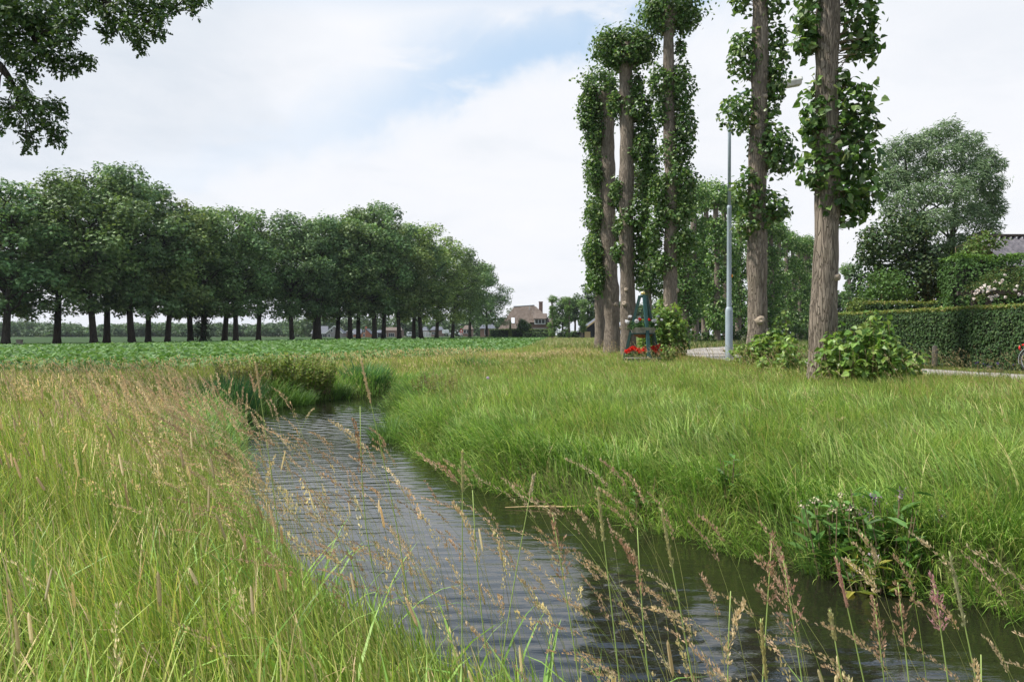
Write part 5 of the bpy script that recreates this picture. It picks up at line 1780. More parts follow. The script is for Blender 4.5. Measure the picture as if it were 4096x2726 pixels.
hedge('clipped hedge in front of the farmhouse', [(fx(1962), 198), (fx(2200), 198), (fx(2200), 199.4), (fx(1962), 199.4)], 2.3, 0.36, 16, [(0.04, 0.085, 0.022), (0.055, 0.11, 0.028)], [(0.10, 0.17, 0.035), (0.13, 0.19, 0.045)], 101)
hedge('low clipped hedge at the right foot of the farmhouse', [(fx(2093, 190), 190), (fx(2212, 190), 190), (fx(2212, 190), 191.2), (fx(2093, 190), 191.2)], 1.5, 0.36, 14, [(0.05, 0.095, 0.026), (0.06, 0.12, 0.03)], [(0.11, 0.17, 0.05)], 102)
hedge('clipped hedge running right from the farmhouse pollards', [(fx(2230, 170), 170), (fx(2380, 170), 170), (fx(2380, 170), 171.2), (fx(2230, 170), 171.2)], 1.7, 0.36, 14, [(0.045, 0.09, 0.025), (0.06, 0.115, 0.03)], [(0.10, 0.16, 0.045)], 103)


def far_shrub(label, u, d, vt, ru, cols, seed, name='garden_tree', cat='tree', leaf=0.5, vb=None, conic=False, zl=0.4, per=1.0):
    rng = np.random.default_rng(seed)
    b = np.array([fx(u, d), d, 0.0])
    root = empty(name, b, label, cat)
    H = fz(vt, d)
    rx = ru * d / F
    g = Geo()
    g.tube([(0, 0, -0.2), (0.05, 0, H * 0.4), (0, 0.05, H * 0.8)], [0.09 + H * 0.018, 0.05 + H * 0.012, 0.03], 7)
    g.build('trunk', M['oakbark'], root)
    g = Geo()
    if conic:
        n = 900
        z = rng.random(n) ** 1.4
        a = rng.uniform(0, 6.3, n)
        rr = rx * (1 - z) * rng.uniform(0.75, 1.05, n)
        P = np.stack([rr * np.cos(a), rr * np.sin(a), 0.1 + z * H], 1)
        leaves(g, P, np.stack([np.cos(a), np.sin(a), np.full(n, 0.5)], 1) + rng.standard_normal((n, 3)) * 0.3, np.stack([np.cos(a) * .3, np.sin(a) * .3, np.ones(n)], 1), np.full(n, leaf), KITE, pal(rng, n, cols))
    else:
        nc = 16
        for k in range(nc):
            p = rdir(rng, 1)[0] * rng.uniform(0.35, 0.85)
            c = np.array([p[0] * rx, p[1] * rx, H * (0.5 + zl * 0.12) + p[2] * H * 0.42])
            cr = rx * rng.uniform(0.34, 0.52)
            clump_leaves(g, rng, c, (cr, cr, cr * 0.85), int(2.4 * per * math.pi * cr * cr / (0.36 * leaf * leaf)) + 8, leaf, SPRAY if leaf > 0.4 else KITE, cols, None, 0.7, 0.2, 0.1)
    g.build('crown', M['oak'], root)
    return root


GB = [(0.06, 0.12, 0.03), (0.08, 0.145, 0.036), (0.045, 0.09, 0.024)]
far_shrub('bright green bushy tree in front of the farmhouse wall', 2096, 196, 1262, 27, GB, 111)
far_shrub('small yellow green conifer before the farmhouse roof', 2041, 197, 1289, 9, [(0.16, 0.20, 0.03), (0.12, 0.17, 0.03)], 112, 'conifer', 'conifer', 0.35, conic=True)
far_shrub('pale wispy tree showing over the thatched roof', 2060, 235, 1203, 45, [(0.13, 0.16, 0.085), (0.16, 0.19, 0.11)], 113, leaf=0.5, per=0.45)
for k, (u, d, vt, ru, lab) in enumerate([(2250, 200, 1168, 40, 'leafy tree behind the forked pollard'), (2300, 205, 1150, 42, 'leafy tree behind the slim middle pollard'),
                                         (2352, 190, 1115, 44, 'taller leafy tree at the left edge of the near poplars'), (2400, 210, 1150, 40, 'leafy tree behind the leftmost near poplars'),
                                         (2215, 215, 1215, 26, 'low leafy tree just right of the farmhouse'), (2460, 200, 1180, 40, 'leafy tree behind the mop headed near poplar'),
                                         (2640, 190, 1180, 60, 'leafy tree seen through the gap right of the flower stand'), (2560, 210, 1190, 50, 'leafy tree behind the flower stand')]):
    far_shrub(lab, u, d, vt, ru, [(0.07, 0.14, 0.034), (0.095, 0.17, 0.042), (0.055, 0.105, 0.028)] if k < 3 else GB, 120 + k, leaf=0.55)
for k, (u, d, vt, ru, lab) in enumerate([(2700, 150, 1190, 60, 'bushy tree closing the view behind the slender poplar'), (2830, 150, 1185, 60, 'bushy tree behind the avenue left of the lamp'), (2960, 150, 1190, 60, 'bushy tree behind the avenue at the lamp'),
                                         (3080, 160, 1190, 60, 'bushy tree behind the avenue right of the lamp'), (3170, 165, 1180, 60, 'bushy tree behind the bare footed avenue poplar'), (3260, 165, 1170, 60, 'bushy tree behind the last avenue poplars'),
                                         (3360, 160, 1150, 70, 'bushy tree hidden behind the thick near trunk')]):
    far_shrub(lab, u, d, vt, ru, [(0.045, 0.09, 0.026), (0.06, 0.11, 0.03)], 140 + k, leaf=0.6)
# undergrowth under the far avenue
for k, (u, d, w_, h_, lab) in enumerate([(2640, 60, 1.6, 1.9, 'undergrowth at the poplar feet behind the dense bush'), (2790, 73, 1.9, 1.5, 'undergrowth left of the lamp foot across the lane'), (2960, 84, 2.2, 1.9, 'undergrowth across the lane right behind the lamp'),
                                         (3080, 90, 2.4, 1.8, 'undergrowth across the lane right of the lamp side poplar'), (3180, 104, 3.0, 2.1, 'undergrowth below the bare footed avenue poplar'), (3260, 112, 3.0, 2.3, 'undergrowth below the last avenue poplars')]):
    sucker_bush(lab, (fx(u, d), d, 0), (w_, 1.2, h_), 34, 0.26, [(0.06, 0.125, 0.03), (0.085, 0.155, 0.04), (0.045, 0.09, 0.022)], 160 + k, 'undergrowth along the avenue', 'roadside_bush')

# black barn at the poplars' edge
root = empty('barn', (fx(2375, 160), 164, 0), 'black boarded barn with ochre gable edge beside the poplars', 'barn')
g = Geo()
g.poly([(-2.0, 0, -0.2), (6, 0, -0.2), (6, 0, 2.0), (2.6, 0, 5.0), (-2.0, 0, 1.6)], 8, (0, 1, 0))
g.build('wall', M['black_board'], root)
g = Geo()
g.bar((-2.4, 0.2, 1.55), (2.6, 0.2, 5.25), 0.9, 0.22, up=(0, 0, 1))
g.bar((2.6, 0.2, 5.25), (6.5, 0.2, 1.9), 0.9, 0.22, up=(0, 0, 1))
g.build('gable_board', M['ochre_wood'], root)
g = Geo()
g.bar((-2.5, 4.5, 1.65), (2.6, 4.5, 5.35), 8.4, 0.12)
g.bar((2.6, 4.5, 5.35), (6.5, 4.5, 2.0), 8.4, 0.12)
g.build('roof', M['slate'], root)
g = Geo()
g.box((-0.9, -0.04, 0.9), (1.2, 0.08, 1.5))
g.build('door', M['ochre_wood'], root)


def house(label, u0, u1, vr, ve, d, wall, roof, gable=False, wins=(), vb=1348, depth=7.0, cat='house', chimney=None, name='village_house', trim=True):
    w_ = (u1 - u0) * d / F
    zb = 0.0
    zr_, ze = fz(vr, d), fz(ve, d)
    root = empty(name, (fx((u0 + u1) / 2, d), d, zb), label, cat)
    g = Geo()
    if gable:
        g.poly([(-w_ / 2, 0, -0.3), (w_ / 2, 0, -0.3), (w_ / 2, 0, ze), (0, 0, zr_), (-w_ / 2, 0, ze)], depth, (0, 1, 0))
        g.build('wall', M[wall], root)
        g = Geo()
        for s_ in (-1, 1):
            g.bar((s_ * (w_ / 2 + 0.35), depth / 2, ze - 0.2), (0, depth / 2, zr_ + 0.18), depth + 0.5, 0.2)
        rf = g.build('roof', M[roof], root)
        if trim:
            g = Geo()
            for s_ in (-1, 1):
                g.bar((s_ * (w_ / 2 + 0.42), -0.33, ze - 0.2), (0, -0.33, zr_ + 0.2), 0.12, 0.30)
            g.build('bargeboard', M['white'], rf)
    else:
        g.box((0, depth / 2, (ze - 0.3) / 2), (w_, depth, ze + 0.3))
        g.build('wall', M[wall], root)
        g = Geo()
        a, b_ = w_ / 2 + 0.3, w_ / 2 - 0.6
        V = np.array([(-a, -0.4, ze), (a, -0.4, ze), (a, depth + 0.4, ze), (-a, depth + 0.4, ze), (-b_, depth / 2, zr_), (b_, depth / 2, zr_), (-a, -0.4, ze - .12), (a, -0.4, ze - .12), (a, depth + .4, ze - .12), (-a, depth + .4, ze - .12)])
        g.add(V, [(0, 1, 5, 4), (2, 3, 4, 5), (0, 6, 7, 1), (1, 7, 8, 2), (2, 8, 9, 3), (3, 9, 6, 0), (6, 9, 8, 7)], [(1, 2, 5), (3, 0, 4)])
        rf = g.build('roof', M[roof], root)
        if trim:
            g = Geo()
            g.box((0, -0.46, ze - 0.06), (w_ + 0.7, 0.12, 0.26))
            g.build('gutter', M['white'], rf)
    if chimney:
        g = Geo()
        g.box(((chimney - (u0 + u1) / 2) * d / F, depth / 2, zr_ + 0.3), (0.7, 0.7, 1.6))
        g.build('chimney', M[wall], rf)
    for (wu, wv, ww, wh) in wins:
        window(root, ((wu - (u0 + u1) / 2) * d / F, 0.0, fz(wv, d)), ww, wh, 2 if ww > 0.9 else 1)
    return root


HDm = 320.0
house('low wing of grey house with white gutter behind the oak trunks', 1246, 1310, 1303, 1332, HDm + 3, 'grey_wall', 'slate', False, [(1262, 1342, 1.2, 1.2), (1290, 1343, 2.6, 1.4), (1303, 1343, 1.0, 1.4)])
house('grey gabled house with white trim behind the oak trunks', 1306, 1369, 1304, 1331, HDm, 'grey_wall', 'slate', True, [(1327, 1321, 0.8, 1.0), (1317, 1342, 0.9, 1.1)])
house('small white trimmed gabled barn between two oak trunks', 1375, 1404, 1324, 1335, HDm + 10, 'brick', 'slate', True, [])
house('long low brick house with slate roof behind the oaks', 1402, 1446, 1315, 1336, HDm + 6, 'orange_brick', 'slate', False, [], trim=False)
house('orange brick gabled house behind the oaks', 1446, 1481, 1316, 1333, HDm, 'orange_brick', 'slate', True, [(1457, 1324, 0.7, 0.9), (1456, 1340, 0.7, 1.0)], trim=False, chimney=1458)
house('dark roofed open hut behind the oaks', 1500, 1526, 1319, 1330, HDm - 10, 'black_board', 'slate', False, [(1507, 1341, 0.6, 1.2)], trim=False)
house('flat fronted red brick house behind the oaks', 1534, 1606, 1308, 1321, HDm + 4, 'brick', 'thatch', False, [(1541, 1341, 0.8, 1.1), (1562, 1339, 1.3, 1.4), (1573, 1339, 0.8, 1.3)], trim=False)
house('small house with pointed slate roof and white eaves', 1685, 1708, 1306, 1320, HDm - 15, 'brick', 'slate', False, [], trim=True)
house('pink brick cottage behind a pair of oak trunks', 1723, 1770, 1305, 1319, HDm, 'brick', 'slate', False, [(1733, 1332, 1.2, 0.9)], trim=False)
house('brick cottage with slate roof near the farmhouse', 1921, 1978, 1296, 1313, 240, 'brick', 'slate', False, [(1943, 1327, 0.7, 1.5), (1972, 1318, 0.8, 0.8)], trim=False, depth=6)
house('dark brick house behind the road signs', 1852, 1890, 1300, 1316, HDm - 20, 'brick', 'thatch', False, [(1859, 1325, 0.9, 1.3), (1872, 1325, 0.9, 1.3)], trim=False)

# caravan, stacked pale pallets, signs, bird
root = empty('caravan', (fx(1638, 300), 300, 0), 'white caravan parked between oak trunks', 'caravan')
g = Geo()
g.poly([(-1.1, 0, 0.55), (1.1, 0, 0.55), (1.15, 0, 1.2), (0.9, 0, 2.05), (-0.9, 0, 2.05), (-1.15, 0, 1.3)], 4.0, (0, 1, 0))
g.build('body', M['white'], root)
g = Geo()
g.box((0, -0.03, 1.55), (1.5, 0.06, 0.55))
g.build('window', M['glass'], root)
for s_ in (-1, 1):
    g = Geo()
    g.tube([(s_ * 1.0 - 0.1, 1.8, 0.33), (s_ * 1.0 + 0.1, 1.8, 0.33)], 0.33, 14)
    g.build('wheel', M['rubber'], root)
sp = [(1696, 5), (1708, 5), (1716, 4), (1756, 3), (1768, 2)]
p0 = None
for k, (u, nn) in enumerate(sp):
    d = 285 + k * 3
    g = Geo()
    for j in range(nn):
        z = 0.12 + j * 0.42
        for s_ in (-0.5, 0, 0.5):
            g.box((s_ * 1.3, 0, z), (0.14, 1.2, 0.16))
        g.box((0, 0, z + 0.13), (1.6, 1.25, 0.07))
        g.box((0, -0.2, z + 0.24), (1.5, 0.8, 0.12))
    o = g.build('pallet_stack', M['white'] if k < 3 else M['wood_post'])
    o.location = (fx(u, d), d, 0)
    tag(o, ['pale stacked boards left of the pointed roof house', 'tall pale board stack in front of the pointed roof house', 'shorter pale board stack right of the pointed roof house', 'grey pallet stack left of the white screens',
            'low grey pallet stack beside an oak trunk'][k], 'stack', 'stacks of boards across the field')
for k, (u, v0, v1, w_) in enumerate([(1774, 1318, 1333, 1.0), (1786, 1317, 1332, 1.3), (1797, 1330, 1338, 1.3), (1841, 1328, 1340, 1.6)]):
    d = 290 + 2 * k
    root = empty('white_trailer', (fx(u, d), d, 0), ['narrow white trailer left of the rounded one', 'white trailer with rounded top among the oaks', 'low white trailer in the grass', 'white trailer beside the red road signs'][k], 'trailer', 'white trailers across the field')
    za, zb_ = fz(v1, d), fz(v0, d)
    g = Geo()
    n_ = 8
    pr = [(-w_ / 2, 0, za), (w_ / 2, 0, za)] + [(w_ / 2 * math.cos(a), 0, zb_ - 0.4 + 0.4 * math.sin(a)) for a in np.linspace(0, math.pi, n_)]
    g.poly(pr, 2.6, (0, 1, 0))
    g.build('body', M['white'], root)
    g = Geo()
    for s_ in (-1, 1):
        g.tube([(s_ * w_ / 2 - 0.05, 1.2, 0.3), (s_ * w_ / 2 + 0.05, 1.2, 0.3)], 0.3, 12)
        g.box((s_ * w_ * 0.3, 1.2, (0.3 + za) / 2), (0.12, 0.12, max(za - 0.3, 0.1)))
    g.build('wheel', M['rubber'], root)
d = 235
root = empty('road_sign', (fx(1845, d), d, 0), 'red and white road signs on a post across the field', 'sign')
g = Geo()
g.tube([(0, 0, -0.2), (0, 0, 3.1)], 0.04, 8)
g.build('post', M['steel'], root)
g = Geo()
zt = fz(1313, d)
g.poly([(-0.62, -0.06, zt - 1.05), (0.62, -0.06, zt - 1.05), (0, -0.06, zt)], 0.03, (0, 1, 0))
a_ = g.build('triangle_sign', M['red_sign'], root)
g = Geo()
g.poly([(-0.33, -0.075, zt - 0.90), (0.33, -0.075, zt - 0.90), (0, -0.075, zt - 0.32)], 0.012, (0, 1, 0))
g.build('sign_face', M['white'], a_)
g = Geo()
a = np.linspace(0, 2 * np.pi, 25)[:-1]
zc_ = zt - 1.48
g.poly(np.stack([0.42 * np.cos(a), 0 * a - 0.06, zc_ + 0.42 * np.sin(a)], 1), 0.03, (0, 1, 0))
a_ = g.build('round_sign', M['red_sign'], root)
g = Geo()
g.poly(np.stack([0.28 * np.cos(a), 0 * a - 0.075, zc_ + 0.28 * np.sin(a)], 1), 0.012, (0, 1, 0))
g.build('sign_face', M['white'], a_)
g = Geo()
g.box((0, -0.085, zc_), (0.12, 0.012, 0.28))
g.build('sign_mark', M['black_board'], a_)

# round lamps by the village road
lm = None
for k, (u, v, d) in enumerate([(1412, 1328, 300), (1634, 1329, 290)]):
    root = empty('garden_lamp', (fx(u, d), d, 0), ['white globe lamp in front of the low brick house', 'white globe lamp above the caravan'][k], 'lamp', 'globe lamps along the village road')
    z = fz(v, d)
    g = Geo()
    g.tube([(0, 0, -0.1), (0, 0, z - 0.2)], 0.05, 8)
    g.build('pole', M['steel'], root)
    g = Geo()
    a = np.linspace(-np.pi / 2, np.pi / 2, 9)
    g.lathe(np.stack([0.27 * np.cos(a) + 1e-4, z + 0.27 * np.sin(a)], 1), k=14)
    g.build('globe', M['white'], root, smooth=True)

# dark goose at the field edge
rng = np.random.default_rng(5)
o_ = Geo()
B_ = np.array([(-0.55, 0, 0.62), (-0.35, 0, 0.70), (-0.05, 0, 0.72), (0.22, 0, 0.62), (0.36, 0, 0.50)])
o_.tube(B_, [0.03, 0.10, 0.17, 0.13, 0.05], 10)
o_.tube([(-0.40, 0, 0.70), (-0.50, 0, 0.86), (-0.50, 0, 0.98), (-0.58, 0, 1.02), (-0.68, 0, 0.99)], [0.07, 0.045, 0.04, 0.05, 0.012], 8)
for s_ in (-0.05, 0.06):
    o_.tube([(s_, s_, 0.58), (s_ + 0.04, s_, 0.30), (s_, s_, -0.02)], [0.035, 0.018, 0.015], 6)
    o_.tube([(s_ + 0.05, s_, 0.0), (s_ - 0.12, s_, 0.0)], [0.012, 0.02], 6)
o = o_.build('goose', M['feather'], smooth=True)
o.location = (fx(1834, 150), 150, 0.35)
o.scale = (0.8, 0.8, 0.8)
tag(o, 'dark goose standing at the far edge of the crop', 'goose')

# small box beside the first oak trunks
o = Geo().box((0, 0, 0.35), (0.42, 0.42, 0.8)).box((0, 0, 0.78), (0.5, 0.5, 0.08)).build('field_marker', M['wood_post'])
o.location = (fx(78, 78), 78, -0.3)
tag(o, 'small square marker post right of the first oak trunk', 'post')

# ------------------------------------------------------------------ distant wood and far field
g = Geo()
rng = np.random.default_rng(170)
for k in range(230):
    u = rng.uniform(-120, 1500)
    d = rng.uniform(360, 430) + max(0, u - 900) * 0.12
    x = fx(u, d)
    vt = np.interp(u, [0, 100, 200, 300, 400, 450, 560, 620, 700, 800, 1000, 1200, 1500], [1300, 1293, 1300, 1304, 1315, 1304, 1299, 1303, 1300, 1300, 1304, 1288, 1290]) + rng.normal(0, 5)
    H = fz(vt, d)
    rx = rng.uniform(3.0, 5.5)
    c = (x, d, H * 0.50)
    tn = rng.uniform(0.8, 1.2)
    cols = np.array([(0.075, 0.135, 0.055), (0.095, 0.160, 0.065), (0.058, 0.105, 0.045)]) * tn
    for q_ in range(3):
        cc = (x + rng.normal(0, 1.6), d + rng.normal(0, 1.5), H * (0.34 + 0.24 * q_))
        clump_leaves(g, rng, cc, (rx * (0.8 - 0.12 * q_), 3, H * 0.27), 120, 1.0, SPRAY, cols, None, 0.7, 0.2, 0.1)
tag(g.build('distant_woodland', M['hedge'], None), 'hazy line of woodland along the horizon behind the oaks', 'woodland', kind='stuff')

# green mass of gardens behind the village houses
g = Geo()
for k in range(90):
    u = rng.uniform(1180, 2020)
    d = rng.uniform(345, 380)
    H = rng.uniform(6.0, 10.0)
    cols = np.array([(0.060, 0.115, 0.035), (0.085, 0.140, 0.045), (0.045, 0.085, 0.03)]) * rng.uniform(0.8, 1.15)
    for q_ in range(3):
        clump_leaves(g, rng, (fx(u, d) + rng.normal(0, 1.2), d + rng.normal(0, 1), H * (0.3 + 0.26 * q_)), (3.6, 3, H * 0.26), 60, 1.2, SPRAY, cols, None, 0.7, 0.2, 0.1)
tag(g.build('village_greenery', M['oak'], None), 'mass of garden trees behind the village houses', 'woodland', kind='stuff')

V, q = grid_mesh(np.linspace(-330, 40, 60), np.linspace(62, 345, 60), lambda X, Y: land(X, Y) + 0.30 - 0.30 * ss(70, 62, Y))
cen = V[q].mean(1)
# everything behind the oak row
rowx = np.interp(cen[:, 1], [60, 84, 110, 127, 160, 200], [-64, -57, -40, -26, -16, -8])
q = q[(cen[:, 0] < rowx - 1.0)]
us, inv = np.unique(q, return_inverse=True)
M['far_field'] = surf('far_field_green', (0.030, 0.062, 0.020), (0.045, 0.080, 0.026), 0.3, 0.95, 0.1)
tag(Geo().add(V[us], inv.reshape(-1, 4)).build('far_field', M['far_field']), 'dark green cereal field behind the oak row', 'field', kind='structure')

# ------------------------------------------------------------------ water-side plants
def blade_clump(name, label, cat, c, r, n, H, W, cols, seed, th1=(0.3, 1.1), K=5, group=None):
    rng = np.random.default_rng(seed)
    root = empty(name, c, label, cat, group)
    a, q_ = rng.uniform(0, 6.3, n), np.sqrt(rng.random(n))
    P = np.stack([np.cos(a) * q_ * r[0], np.sin(a) * q_ * r[1], np.full(n, -0.08)], 1)
    az = a + rng.normal(0, 0.7, n)
    g = Geo()
    cc = pal(rng, n, cols, None, 0.15)
    blades(g, rng, P, rng.uniform(H[0], H[1], n) * (1 - 0.25 * q_), az, q_ * 0.35, rng.uniform(*th1, n), rng.uniform(W * 0.7, W * 1.2, n), cc, K, tipcol=cc * 1.15)
    g.build('blades', M['grass'], root)
    return root


SEDGE = [(0.085, 0.205, 0.072), (0.115, 0.255, 0.085), (0.058, 0.150, 0.055)]
GRS = [(0.10, 0.20, 0.045), (0.14, 0.25, 0.06), (0.08, 0.16, 0.035)]
blade_clump('sedge_clump', 'big blue green sedge clump at the left water edge', 'sedge', (-5.05, 14.0, -0.42), (0.42, 0.45), 720, (0.7, 1.08), 0.013, SEDGE, 181, (0.2, 1.0), group='sedge clumps along the ditch')
blade_clump('sedge_clump', 'blue green sedge clump where the ditch bends away', 'sedge', (-3.75, 19.9, -0.35), (0.55, 0.4), 620, (0.75, 1.08), 0.015, SEDGE, 182, (0.2, 1.1), group='sedge clumps along the ditch')
blade_clump('sedge_clump', 'pale arching sedge between the bramble and the bend clump', 'sedge', (-4.45, 18.7, -0.5), (0.6, 0.3), 520, (0.45, 0.75), 0.014, [(0.15, 0.24, 0.10), (0.10, 0.19, 0.06)], 183, (0.5, 1.6), group='sedge clumps along the ditch')
blade_clump('sedge_clump', 'dark far sedge clump in the narrowing ditch', 'sedge', (-1.35, 25.5, -0.30), (0.7, 0.5), 520, (0.6, 0.95), 0.018, SEDGE, 184, (0.2, 1.0), group='sedge clumps along the ditch')
blade_clump('sedge_clump', 'low sedge fringe left of the bramble at the water', 'sedge', (-4.75, 16.9, -0.5), (0.45, 0.45), 520, (0.4, 0.68), 0.012, GRS, 185, (0.5, 1.6), group='sedge clumps along the ditch')
blade_clump('sedge_clump', 'bright sedge tuft leaning over the water from the right bank', 'sedge', (-1.72, 11.2, -0.5), (0.28, 0.5), 360, (0.35, 0.6), 0.010, GRS, 186, (0.6, 1.6), group='sedge clumps along the ditch')
blade_clump('grass_tuft', 'stiff upright grass tuft at the water under the comfrey', 'grass tuft', (1.93, 4.93, -0.5), (0.10, 0.10), 60, (0.28, 0.5), 0.008, GRS, 187, (0.3, 1.2))


def leafy_plant(name, label, cat, c, r, nst, H, leaf, cols, shape, seed, flowers=None, group=None, mat='hedge', fill=3.0, spread=1.5):
    rng = np.random.default_rng(seed)
    root = empty(name, c, label, cat, group)
    gt, gl, gf = Geo(), Geo(), Geo()
    for k in range(nst):
        a, q_ = rng.uniform(0, 6.3), math.sqrt(rng.random())
        b0 = np.array([math.cos(a) * q_ * r[0], math.sin(a) * q_ * r[1], -0.05])
        h = rng.uniform(*H)
        e = b0 * np.array([spread, spread, 0]) + np.array([rng.normal(0, 0.03), rng.normal(0, 0.03), h])
        t = np.linspace(0, 1, 6)[:, None]
        P = b0 + (e - b0) * t
        gt.tube(P, np.linspace(0.004, 0.002, 6) * (1 + h), 4)
        m = max(4, int(h / leaf * fill))
        tt = rng.uniform(0.12, 1.0, m)
        LP = b0 + (e - b0) * tt[:, None]
        aa = rng.uniform(0, 6.3, m)
        od = np.stack([np.cos(aa), np.sin(aa), rng.uniform(-0.1, 0.7, m)], 1)
        leaves(gl, LP + od * 0.01, od * np.array([-0.5, -0.5, 0]) + np.array([0, 0, 1.0]) + rng.standard_normal((m, 3)) * 0.25, od, leaf * rng.uniform(0.6, 1.2, m) * (1.15 - 0.5 * tt), shape, pal(rng, m, cols, None, 0.15))
        if flowers and rng.random() < flowers[1]:
            n = 12
            leaves(gf, e + rng.standard_normal((n, 3)) * np.array([0.018, 0.018, 0.015]), rdir(rng, n), np.array([0, 0, -1.0]) + rdir(rng, n) * 0.6, rng.uniform(0.012, 0.02, n) * flowers[2], KITE, pal(rng, n, flowers[0], None, 0.1))
    gt.build('stems', M['twig'], root)
    gl.build('leaves', M[mat], root)
    if flowers and gf.n:
        gf.build('flowers', M['petal'], root)
    return root


COM = [(0.095, 0.210, 0.045), (0.130, 0.255, 0.058), (0.070, 0.150, 0.035)]
leafy_plant('comfrey_plant', 'comfrey with cream flowers on the right bank', 'comfrey', (2.02, 4.92, -0.46), (0.16, 0.12), 17, (0.30, 0.44), 0.17, COM, LANCE, 191, ([(0.70, 0.66, 0.42), (0.62, 0.55, 0.33), (0.30, 0.20, 0.22)], 0.8, 1.15), 'comfrey plants')
leafy_plant('comfrey_plant', 'dark leaved comfrey with dull purple flowers up the right bank', 'comfrey', (2.30, 4.75, -0.42), (0.18, 0.14), 16, (0.30, 0.48), 0.19, COM, LANCE, 192, ([(0.20, 0.12, 0.24), (0.38, 0.30, 0.30)], 0.6, 1.0), 'comfrey plants')
leafy_plant('comfrey_plant', 'yellowing comfrey sagging into the water edge', 'comfrey', (2.16, 4.58, -0.54), (0.16, 0.08), 14, (0.12, 0.30), 0.16, COM + [(0.38, 0.30, 0.05), (0.20, 0.24, 0.06)], LANCE, 193, ([(0.28, 0.20, 0.34), (0.55, 0.50, 0.36)], 0.3, 1.0), 'comfrey plants')
leafy_plant('bramble_bush', 'yellow green bramble bush on the far bank of the ditch', 'bush', (-4.95, 17.9, -0.30), (0.8, 0.55), 170, (0.45, 0.90), 0.095, [(0.17, 0.27, 0.05), (0.22, 0.29, 0.065), (0.14, 0.24, 0.05), (0.25, 0.30, 0.08)], KITE, 194, None, None, 'hedge', 5.5, 1.25)
leafy_plant('dock_plant', 'rusty leaved weed patch on the left bank before the crop', 'weed', (-5.6, 16.4, -0.2), (0.5, 0.5), 50, (0.4, 0.66), 0.08, [(0.24, 0.27, 0.07), (0.18, 0.25, 0.055), (0.30, 0.23, 0.09)], KITE, 195, None, None, 'hedge', 4.5, 1.2)
leafy_plant('dock_plant', 'brownish seeding weed patch on top of the right bank', 'weed', (-1.35, 14.6, -0.1), (0.55, 1.8), 80, (0.22, 0.38), 0.05, [(0.24, 0.25, 0.09), (0.18, 0.25, 0.06), (0.30, 0.22, 0.10)], KITE, 196, None, None, 'hedge', 3.5, 1.15)
for k, (x, y, z, lab) in enumerate([(1.02, 6.25, -0.42, 'small broad leaved weed at the waterline left of the comfrey'), (0.15, 7.45, -0.40, 'broad leaved weed low on the bank beyond the floating reed'),
                                    (1.60, 5.75, -0.15, 'lone leafy weed in the bank grass above the waterline weed'), (3.45, 3.85, -0.35, 'leafy weed at the bank foot right of the comfrey')]):
    leafy_plant('dock_plant', lab, 'weed', (x, y, z), (0.08, 0.07), 8, (0.12, 0.3), 0.11, COM, LANCE, 300 + k, None, 'weeds on the right bank')
leafy_plant('vetch_plant', 'purple flowering plant beside the lane at the right edge', 'wildflower', (10.2, 16.6, 0.0), (0.25, 0.2), 16, (0.3, 0.45), 0.05, [(0.09, 0.15, 0.05)], LANCE, 197, ([(0.16, 0.10, 0.38), (0.22, 0.14, 0.42)], 0.45, 1.4))

# white flower heads and floating bits
root = empty('thistle_flower', (-0.33, 10.7, 0.0), 'single pale pink flower head standing in the verge grass', 'wildflower')
g = Geo()
g.tube([(0, 0, -0.05), (0.01, 0, 0.2), (0, 0, 0.40)], [0.003, 0.0025, 0.002], 5, col=(0.12, 0.18, 0.05))
g.build('stem', M['stalk'], root)
g = Geo()
rng = np.random.default_rng(6)
d = norm(rdir(rng, 60) + np.array([0, 0, 0.3]))
leaves(g, np.array([0, 0, 0.41]) + d * 0.012, d + rdir(rng, 60) * 0.3, d, np.full(60, 0.018), KITE, pal(rng, 60, [(0.72, 0.62, 0.70), (0.65, 0.5, 0.62)], None, 0.05))
g.build('flower_head', M['petal'], root)
g = Geo()
g.tube([(-0.26, 0, 0), (0.0, 0.02, 0.006), (0.25, -0.03, 0.012), (0.42, -0.06, 0.03)], [0.004, 0.007, 0.006, 0.003], 6)
g.tube([(0.05, 0.01, 0.008), (0.22, 0.05, 0.012)], [0.004, 0.002], 5)
o = g.build('floating_reed', M['reed'])
o.location = (0.20, 6.75, WATER_Z + 0.012)
tag(o, 'dry straw coloured reed stem floating near the right bank', 'reed')
g = Geo()
g.lathe([(0.0, 0.0), (0.05, 0.004), (0.075, 0.03), (0.05, 0.06), (0.0, 0.068)], k=12)
o = g.build('white_scrap', M['white'], smooth=True)
o.location = ((908 - CX) / F * 12.6, 12.6, WATER_Z)
o.scale = (1.0, 0.7, 0.8)
tag(o, 'small white scrap lying at the water edge below the sedge', 'litter')

